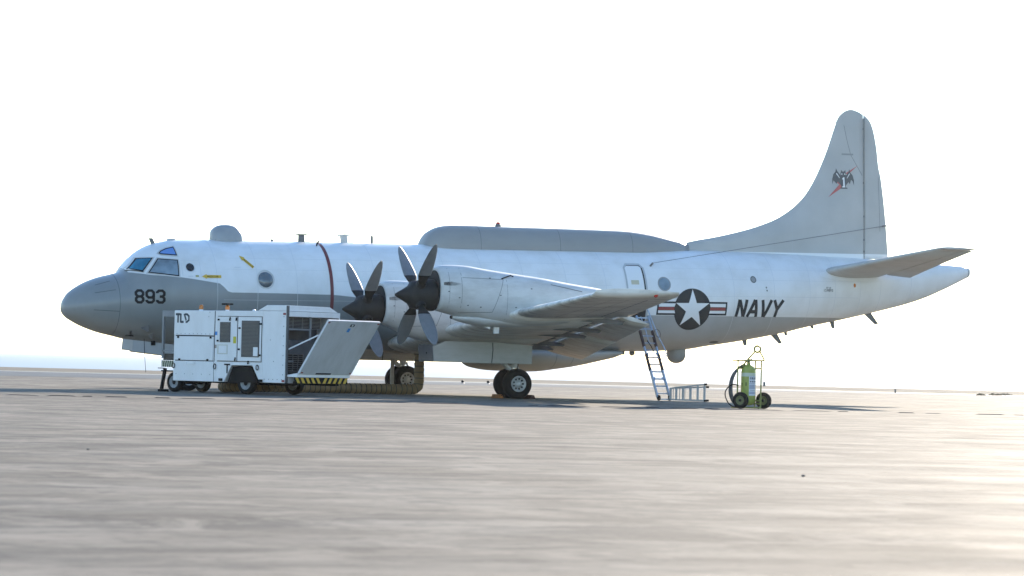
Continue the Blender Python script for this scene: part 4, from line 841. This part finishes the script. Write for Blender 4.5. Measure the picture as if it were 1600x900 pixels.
for nm, (u0_, u1_, v0, v1), m_ in (('sticker', (.44, .49, .80, .87), MATS['sticker_blue']), ('door_placard', (.45, .53, .90, .945), m_cdk), ('door_notice', (.475, .505, .91, .935), m_mwhite), ('hinge_slot', (.31, .60, .0, .025), m_cdk), ('corner_lamp', (.0, .04, .955, .975), m_mred), ('corner_lamp', (.95, .99, .955, .975), m_mred), ('corner_lamp', (.02, .06, .02, .04), m_mred), ('corner_lamp', (.95, .98, .02, .04), m_mred)):
    o_ = .004 if nm != 'door_notice' else .008
    mb = MB(); mb.hexa([P_(u0_, v0), P_(u1_, v0), P_(u1_, v0, o_), P_(u0_, v0, o_)], [P_(u0_, v1), P_(u1_, v1), P_(u1_, v1, o_), P_(u0_, v1, o_)]); mb.build(nm, m_, cart)
mb = MB(); mb.bar((.0, .12, 1.33), H0+(H1-H0)*.70-dn*.01, .035); mb.bar((.0, W-.1, 1.33), H0+V+(H1-H0)*.70-dn*.01, .035); mb.build('door_stay', m_cart, cart)
for x, y in ((-3.66, .25), (-2.78, .45)):
    mb = MB(); mb.lathe([(.06, 2.425), (.06, 2.47)], 14, 'z', (x, y, 0)); mb.build('beacon_base', m_cart, cart)
    mb = MB(); mb.lathe([(.06, 2.47), (.065, 2.55), (.045, 2.6), (.001, 2.61)], 14, 'z', (x, y, 0)); mb.build('beacon', m_orange, cart)
mb = MB(); mb.box((-2.92, .35, 2.61), (-2.64, .55, 2.66)); mb.build('beacon_guard', m_cdk, cart)
mb = MB(); mb.lathe([(.05, 2.43), (.05, 2.47), (.02, 2.49)], 12, 'z', (-1.55, .3, 0)); mb.build('filler_cap', m_cart, cart)
for x, z in ((-.06, 2.36), (-.06, .42)): panel('corner_lamp', x-.05, x+.05, z-.03, z+.03, .02, m_mred, .02)
# ================================================================== AIR DUCT
m_duct = mat('duct_fabric', (.25, .17, .08), .7, noise=.3, nscale=6, bump=.3, bscale=30)
m_hoop = mat('duct_hoop', (.05, .042, .03), .7)
duct = empty('air_duct', (-1.45, -.45, 0), 0, 'tan ribbed fabric air duct running along the ground and up into the aircraft belly', 'air duct')
def smooth_path(pts, n):
    pts = [Vector(p) for p in pts]; out = []
    for i in range(len(pts)-1):
        p0, p1, p2, p3 = pts[max(i-1, 0)], pts[i], pts[i+1], pts[min(i+2, len(pts)-1)]
        for k in range(n):
            t_ = k/n; out.append(.5*((2*p1)+(p2-p0)*t_+(2*p0-5*p1+4*p2-p3)*t_*t_+(3*p1-p0-3*p2+p3)*t_**3))
    out.append(pts[-1]); return out
DP = smooth_path([(-7.35, -4.95, .42), (-8.0, -4.6, .25), (-8.75, -3.7, .19), (-8.7, -2.7, .18), (-7.6, -1.75, .175), (-6.0, -.95, .175), (-4.2, -.62, .175), (-2.6, -.5, .175), (-1.75, -.46, .18), (-1.50, -.45, .24), (-1.44, -.45, .42), (-1.44, -.45, 1.0), (-1.44, -.45, 1.62)], 10)
off = Vector((-1.45, -.45, 0)); acc = [0]
for i in range(1, len(DP)): acc.append(acc[-1]+(DP[i]-DP[i-1]).length)
def at(s_):
    i = min(max(int(np.searchsorted(acc, s_))-1, 0), len(DP)-2); f = (s_-acc[i])/max(acc[i+1]-acc[i], 1e-6); return DP[i].lerp(DP[i+1], f)
ns = int(acc[-1]/.045); pts = []; rad = []
for i in range(ns+1):
    s_ = acc[-1]*i/ns; pts.append(at(s_)-off); rad.append(.160+.010*math.sin(2*math.pi*s_/.18)+random.uniform(-.003, .003))
mb = MB(); mb.tube(pts, rad, 18); mb.build('duct_tube', m_duct, duct)
hm = MB(); hm.tube([(.158*math.cos(k*2*math.pi/18), .158*math.sin(k*2*math.pi/18), 0) for k in range(18)], .012, 5, closed=True); hme = hm.mesh('hoop'); hme.materials.append(m_hoop)
s_ = .12
while s_ < acc[-1]-.1:
    p = at(s_); d = (at(s_+.02)-at(s_-.02)).normalized(); h = bpy.data.objects.new('hoop', hme); C.objects.link(h); h.parent = duct; h.location = p-off; h.rotation_euler = d.to_track_quat('Z', 'Y').to_euler(); s_ += .18+random.uniform(-.015, .015)
# ================================================================== POST, CHOCKS
mb = MB(); mb.box((-.06, -.02, .05), (.06, .02, 1.15)); mb.box((-.16, -.12, 0), (.16, .12, .05))
tag(mb.build('support_post', m_grey, None, loc=(-.62, 4.1, 0)), 'narrow grey post on a foot plate just ahead of the far main wheels', 'post')
def chock(loc, rz, label, m):
    e_ = empty('wheel_chock', loc, rz, label, 'wheel chock', 'chocks at the near main wheels')
    mb = MB(); mb.prism([(-.10, 0), (.10, 0), (.03, .12), (-.05, .12)], -.30, .30); mb.build('block', m, e_, bevel=.008)
    mb = MB(); mb.tube([(.0, -.29, .08), (.02, -.38, .11), (.08, -.38, .1), (.1, -.34, .05), (.05, -.29, .04)], .014, 6); mb.build('rope', m_mark, e_)
chock((-.50, -4.75, 0), 0, 'orange chock under the front of the near main wheels', mat('chock_orange', (.34, .13, .03), .7, noise=.4))
chock((.56, -4.75, 0), math.pi, 'dark brown chock behind the near main wheels', mat('chock_brown', (.10, .045, .03), .7, noise=.4))
# ================================================================== BOARDING LADDER
m_alu = mat('ladder_aluminium', (.42, .50, .60), .38, .35, noise=.2, nscale=8)
m_grip = mat('ladder_grip', (.055, .03, .028), .7, noise=.3)
lad = empty('boarding_ladder', (5.95, -3.2, 0), 0, 'tall aluminium boarding ladder leaning up to the open fuselage door', 'ladder')
T0, T1 = Vector((0, .0, .10)), Vector((-.12, 1.5, 2.72)); hx = .215
LL = lambda u, x, o=0: T0.lerp(T1, u)+Vector((x, o*-.87, o*-.5))
for sx in (-1, 1):
    mb = MB(); mb.bar(LL(0, sx*hx), LL(1, sx*hx), .048, .085, (0, -.87, .5)); mb.build('stile', m_alu, lad)
    for (a, b2) in ((.33, .53), (.62, .82)): mb = MB(); mb.bar(LL(a, sx*(hx+.005)), LL(b2, sx*(hx+.005)), .06, .095, (0, -.87, .5)); mb.build('stile_sleeve', m_grip, lad)
    mb = MB(); mb.lathe([(.03, -.025), (.085, -.03), (.09, 0), (.085, .03), (.03, .025)], 18, 'x', (sx*(hx-.02), -.05, .09)); mb.build('wheel', m_black, lad)
for i in range(11):
    u = .05+i*.088; mb = MB(); mb.bar(LL(u, -hx), LL(u, hx), .07, .03, (0, -.3, 1)); mb.build('rung', m_alu, lad)
for u in (.27, .57):
    for sx in (-1, 1): mb = MB(); mb.hexa([LL(u-.10, sx*hx), LL(u-.10, sx*(hx-.01)), LL(u-.10, sx*(hx-.01), .02), LL(u-.10, sx*hx, .02)], [LL(u-.02, sx*hx), LL(u-.02, sx*(hx-.11)), LL(u-.02, sx*(hx-.11), .02), LL(u-.02, sx*hx, .02)]); mb.build('gusset', m_alu, lad)
mb = MB(); mb.bar(LL(-.02, -hx), LL(-.02, hx), .04); mb.build('axle', m_alu, lad)
mb = MB(); mb.tube([LL(.46, hx+.02), LL(.54, hx+.28, .1), LL(.62, hx+.26, .16), LL(.8, hx+.12, .22), LL(1.18, hx-.02, .2)], .018, 8); mb.tube([LL(1.18, hx-.02, .2), LL(1.1, hx, .0)], .018, 8); mb.build('handrail', m_alu, lad)
mb = MB(); mb.tube([LL(.52, -.1), LL(.58, .05, .12), LL(.66, .0, .14), LL(.72, -.08, .1)], .014, 6); mb.build('tether', m_mark, lad)
mb = MB(); mb.tube([LL(.8, .0, .02), LL(1.0, -.06, .03)], .014, 6); mb.bar(LL(.98, -hx), LL(.98, hx), .05, .04); mb.bar(LL(.9, -.02, .02), LL(.64, .0, .02), .02); mb.build('top_bracket', m_alu, lad)
mb = MB(); mb.tube([LL(.84+.05*math.sin(k*math.pi/8), hx+.12+.1*math.cos(k*math.pi/8), .25) for k in range(16)], .007, 5, closed=True); mb.build('rope_coil', m_mark, lad)
# ================================================================== STEP LADDER LYING ON ITS SIDE
m_step = mat('step_ladder_metal', (.30, .31, .32), .45, .4, noise=.2, nscale=7)
sl = empty('step_ladder', (6.16, -3.35, 0), R(-18), 'folded metal step ladder lying on its side beside the boarding ladder', 'ladder')
sl.scale = (.88, .88, .9)
def rail(p, q, nm='rail', w_=.028, h_=.05): mb = MB(); mb.bar(p, q, w_, h_); mb.build(nm, m_step, sl)
for (dy0, dy1, zz0, zz1, L) in ((.0, -.34, .47, .62, 1.2), (.0, .18, .47, .52, 1.35)):
    rail((-.08, dy0, zz0-.02), (L, dy1, zz1)); rail((-.08, dy0, .05), (L, dy1, .04 if dy1 > 0 else .03))
for i, x in enumerate((-.04, .16, .40, .66, .92, 1.16)):
    f = (x+.08)/1.28; zt_ = .45+(.62-.47)*f*.9; mb = MB(); mb.box((x-.04, -.34*f-.015, .05), (x+.04, -.34*f+.015, zt_)); mb.build('step', m_step, sl)
for i, x in enumerate((.06, .30, .5, .74)):
    f = (x+.08)/1.43; mb = MB(); mb.box((x-.012, .18*f-.012, .05), (x+.012, .18*f+.012, .46)); mb.build('brace', m_step, sl)
for (x, y, z) in ((1.2, -.34, .62), (1.35, .18, .52), (1.2, -.34, .03), (1.35, .18, .04)): mb = MB(); mb.box((x-.06, y-.03, max(0, z-.035)), (x+.05, y+.03, z+.035)); mb.build('rubber_foot', m_black, sl)
# ================================================================== FIRE EXTINGUISHER CART
fx = empty('fire_extinguisher_cart', (1.40, -17.95, 0), R(-23), 'yellow-green wheeled fire extinguisher with a lifting ring on its frame', 'fire extinguisher')
m_fy = mat('extinguisher_yellow', (.32, .36, .07), .42, noise=.2, nscale=6)
m_fr = mat('frame_olive', (.22, .235, .06), .5, noise=.2)
mb = MB(); mb.lathe([(.001, .09), (.12, .10), (.185, .16), (.2, .24), (.2, 1.0), (.19, 1.08), (.15, 1.155), (.08, 1.20), (.05, 1.215), (.05, 1.27), (.001, 1.27)], 36, 'z', (.0, 0, 0)); tank = mb.build('tank', m_fy, fx)
def cyl_patch(nm, a0, a1, z0, z1, m, r=.203): 
    mb = MB(); n = 12; vs = [(r*math.sin(R(a0+(a1-a0)*i/n)), -r*math.cos(R(a0+(a1-a0)*i/n)), z) for z in (z0, z1) for i in range(n+1)]
    mb.add(vs, [(i, i+1, n+2+i, n+1+i) for i in range(n)], 0, True); return mb.build(nm, m, fx)
m_lab = mat('label_grey', (.62, .66, .70), .5); m_lab2 = mat('label_blue_grey', (.34, .37, .46), .5); m_ltx = mat('label_text', (.16, .17, .2), .6)
cyl_patch('label_band', -80, 80, .88, .98, mat('band_pale', (.50, .53, .42), .5), .2025)
cyl_patch('instruction_label', 2, 74, .36, .9, m_lab); cyl_patch('label_block', 4, 72, .54, .66, m_lab2, .2045); cyl_patch('label_block', 4, 72, .40, .46, m_lab2, .2045)
for z0, z1, a0, a1 in ((.80, .865, 8, 16), (.80, .865, 20, 36), (.795, .86, 40, 52), (.80, .865, 55, 70), (.72, .765, 8, 20), (.72, .765, 24, 40), (.72, .765, 45, 68), (.885, .895, 4, 72), (.685, .695, 4, 72), (.50, .51, 10, 60), (.48, .487, 10, 66)): cyl_patch('label_print', a0, a1, z0, z1, m_ltx, .2055)
cyl_patch('numeral_five', -62, -54, .66, .675, m_mark, .2055); cyl_patch('numeral_five', -62, -59, .66, .71, m_mark, .2055); cyl_patch('numeral_five', -62, -54, .69, .705, m_mark, .2055); cyl_patch('numeral_five', -56, -53, .62, .70, m_mark, .2055); cyl_patch('numeral_five', -62, -54, .61, .625, m_mark, .2055); cyl_patch('warning_mark', -24, -18, .62, .72, m_mark, .2055)
mb = MB()
for (p, q) in (((-.30, -.12, .03), (-.30, -.12, 1.32)), ((.34, -.12, .03), (.34, -.12, 1.32)), ((.20, .2, .03), (.20, .2, 1.32)), ((-.46, -.12, 1.32), (.42, -.12, 1.32)), ((-.30, .2, 1.32), (.34, .2, 1.32)), ((-.46, -.14, .03), (-.1, -.3, .03)), ((.12, .2, .14), (.34, -.12, .14)), ((.12, .2, .22), (.34, -.12, .22)), ((.18, .15, 1.10), (.34, -.12, 1.10)), ((-.3, -.12, 1.10), (-.15, 0, 1.10)), ((-.30, -.12, .03), (.34, -.12, .03)), ((.34, -.12, .03), (.20, .2, .03)), ((.28, -.22, .02), (.34, -.12, .06))): mb.tube([p, q], .021, 8)
mb.build('frame', m_fr, fx)
mb = MB(); mb.tube([(.42, -.12, 1.32), (.40, -.12, 1.38), (.28, -.1, 1.59)], .021, 8); mb.tube([(-.18, -.06, 1.14), (-.02, -.08, 1.36), (.17, -.1, 1.58)], .022, 8); mb.build('lifting_yoke', m_fr, fx)
mb = MB(); mb.tube([(.225+.085*math.cos(k*math.pi/10), -.1, 1.635+.085*math.sin(k*math.pi/10)) for k in range(20)], .028, 8, closed=True); mb.build('lifting_ring', m_fr, fx)
mb = MB(); mb.lathe([(.03, 1.26), (.045, 1.28), (.045, 1.34), (.02, 1.37)], 12, 'z'); mb.bar((-.12, -.02, 1.30), (.1, -.02, 1.36), .03); mb.tube([(-.02, 0, 1.36), (.06, -.02, 1.42), (.1, -.02, 1.40)], .012, 6); mb.build('valve', mat('valve_metal', (.25, .26, .24), .4, .5), fx)
mb = MB(); mb.tube(smooth_path([(-.1, .0, 1.22), (-.3, -.06, 1.08), (-.44, -.1, .78), (-.46, -.12, .45), (-.38, -.12, .18), (-.28, -.1, .12)], 8), .032, 10); mb.tube(smooth_path([(-.16, .05, 1.16), (-.36, .02, 1.02), (-.49, 0, .75), (-.50, -.02, .4), (-.40, -.04, .16), (-.3, -.04, .12)], 8), .03, 10); mb.build('hose', mat('hose_grey', (.06, .065, .07), .5), fx)
mb = MB(); mb.tube(smooth_path([(-.28, -.14, .62), (-.42, -.16, .66), (-.58, -.18, .55), (-.64, -.2, .38), (-.56, -.22, .16), (-.42, -.24, .05), (-.25, -.24, .04)], 8), .016, 8); mb.build('thin_hose', m_black, fx)
mb = MB(); mb.box((.40, -.14, .62), (.46, -.08, .74)); mb.build('bracket_box', m_dgrey, fx)
for x, y in ((-.22, -.30), (.44, .12)):
    mb = MB(); mb.lathe([(.12, -.05), (.15, -.068), (.2, -.065), (.225, -.03), (.228, 0), (.225, .03), (.2, .065), (.15, .068), (.12, .05)], 32, 'y' if False else 'x'); wt = mb.build('tyre', m_black, fx, loc=(x, y, .228)); wt.rotation_euler = (0, 0, R(62))
    mb = MB(); mb.lathe([(.13, -.05), (.12, -.055), (.1, -.03), (.04, -.03), (.035, -.06), (.001, -.06)], 24, 'x', mis=[0, 0, 0, 1, 1]); mb.lathe([(.13, .05), (.12, .055), (.1, .03), (.04, .03), (.035, .06), (.001, .06)], 24, 'x', mis=[0, 0, 0, 1, 1]); wr = mb.build('rim', [mat('hub_olive', (.13, .14, .05), .6, noise=.3, nscale=15), m_mark], fx, loc=(x, y, .228)); wr.rotation_euler = (0, 0, R(62))
# ================================================================== SMALL THINGS
def at_ground(d, lat):
    p = tdir*lat+mdir*d; return (p.x, p.y, 0)
for i, (x, y, lb) in enumerate(((22.7, 55.1, 'small dark edge lamp beyond the aircraft, left one of the pair'), (23.9, 54.6, 'small dark edge lamp beyond the aircraft, right one of the pair'))):
    e_ = empty('edge_lamp', (x, y, 0), 0, lb, 'lamp', 'edge lamps beside the far taxiway')
    mb = MB(); mb.lathe([(.11, 0), (.09, .02), (.04, .03), (.035, .06)], 14, 'z'); mb.build('base', m_dgrey, e_)
    mb = MB(); mb.lathe([(.06, .06), (.08, .08), (.075, .12), (.04, .16), (.001, .17)], 14, 'z'); mb.build('lens_cap', m_mark, e_)
e_ = empty('marker_post', (45.26, 50.5, 0), 0, 'tiny dark marker post on the far edge right of the extinguisher', 'post')
mb = MB(); mb.box((-.03, -.03, 0), (.03, .03, .17)); mb.build('stake', m_dgrey, e_); mb = MB(); mb.box((-.05, -.05, .17), (.05, .05, .2)); mb.build('cap', m_dgrey, e_)
m_leaf = mat('scrub_green', (.045, .055, .03), .8, noise=.4, nscale=5); m_stem = mat('scrub_stem', (.09, .07, .05), .8)
for (x, y, rr, lb) in ((47.3, 45.3, .28, 'low dark scrub at the far edge, left of three near the right border'), (49.3, 47.2, .36, 'low dark scrub at the far edge, middle of three near the right border'), (50.6, 48.3, .38, 'low dark scrub at the far edge, right of three near the right border')):
    e_ = empty('scrub_bush', (x, y, 0), random.random()*6, lb, 'bush', 'scrub along the far edge'); lf = MB(); stm = MB()
    for k in range(7):
        a = random.random()*6.28; q = (rr*.6*math.cos(a), rr*.6*math.sin(a), random.uniform(.15, .35)*rr); stm.tube([(0, 0, 0), (q[0]*.5, q[1]*.5, q[2]*.7), q], [.012, .008, .004], 5)
    for k in range(240):
        a = random.random()*6.28; d = rr*math.sqrt(random.random()); z = random.random()**1.3*.42*rr*(1.1-d/rr)+.02
        p = Vector((d*math.cos(a), d*math.sin(a), z)); u_ = Vector((random.gauss(0, 1), random.gauss(0, 1), random.gauss(0, 1))).normalized(); v_ = u_.cross(Vector((random.gauss(0, 1), random.gauss(0, 1), 1))).normalized(); l_ = random.uniform(.02, .045)
        lf.add([p-u_*l_, p+v_*l_*.4, p+u_*l_, p-v_*l_*.4], [(0, 1, 2, 3)])
    lf.build('foliage', m_leaf, e_); stm.build('stem', m_stem, e_)
m_peb = mat('pebble_dark', (.10, .095, .09), .8, noise=.3, nscale=20)
for (x, y, r, lb) in ((-29.2, -61.1, .018, 'single dark pebble on the concrete at the left foreground'), (-23.34, -67.3, .02, 'single dark pebble on the concrete in the right foreground')):
    bm = bmesh.new(); bmesh.ops.create_icosphere(bm, subdivisions=2, radius=r)
    for v in bm.verts: v.co *= random.uniform(.8, 1.15); v.co.z *= .6
    me = bpy.data.meshes.new('pebble'); bm.to_mesh(me); bm.free(); o = link('pebble', me, m_peb); o.location = (x, y, r*.45); tag(o, lb, 'pebble', 'pebbles on the apron')

# ================================================================== HAZE
mh = bpy.data.materials.new('sea_haze'); mh.use_nodes = True; t = mh.node_tree; t.nodes.remove(t.nodes['Principled BSDF'])
pv = t.nodes.new('ShaderNodeVolumePrincipled'); pv.inputs['Color'].default_value = (.97, .98, 1, 1); pv.inputs['Density'].default_value = .00006; pv.inputs['Anisotropy'].default_value = .88
t.links.new(pv.outputs[0], t.nodes['Material Output'].inputs['Volume'])
mb = MB(); mb.box((-9100, -9100, -5.5), (9100, 9100, 12.5)); hz_ = mb.build('haze', mh); hz_['kind'] = 'stuff'
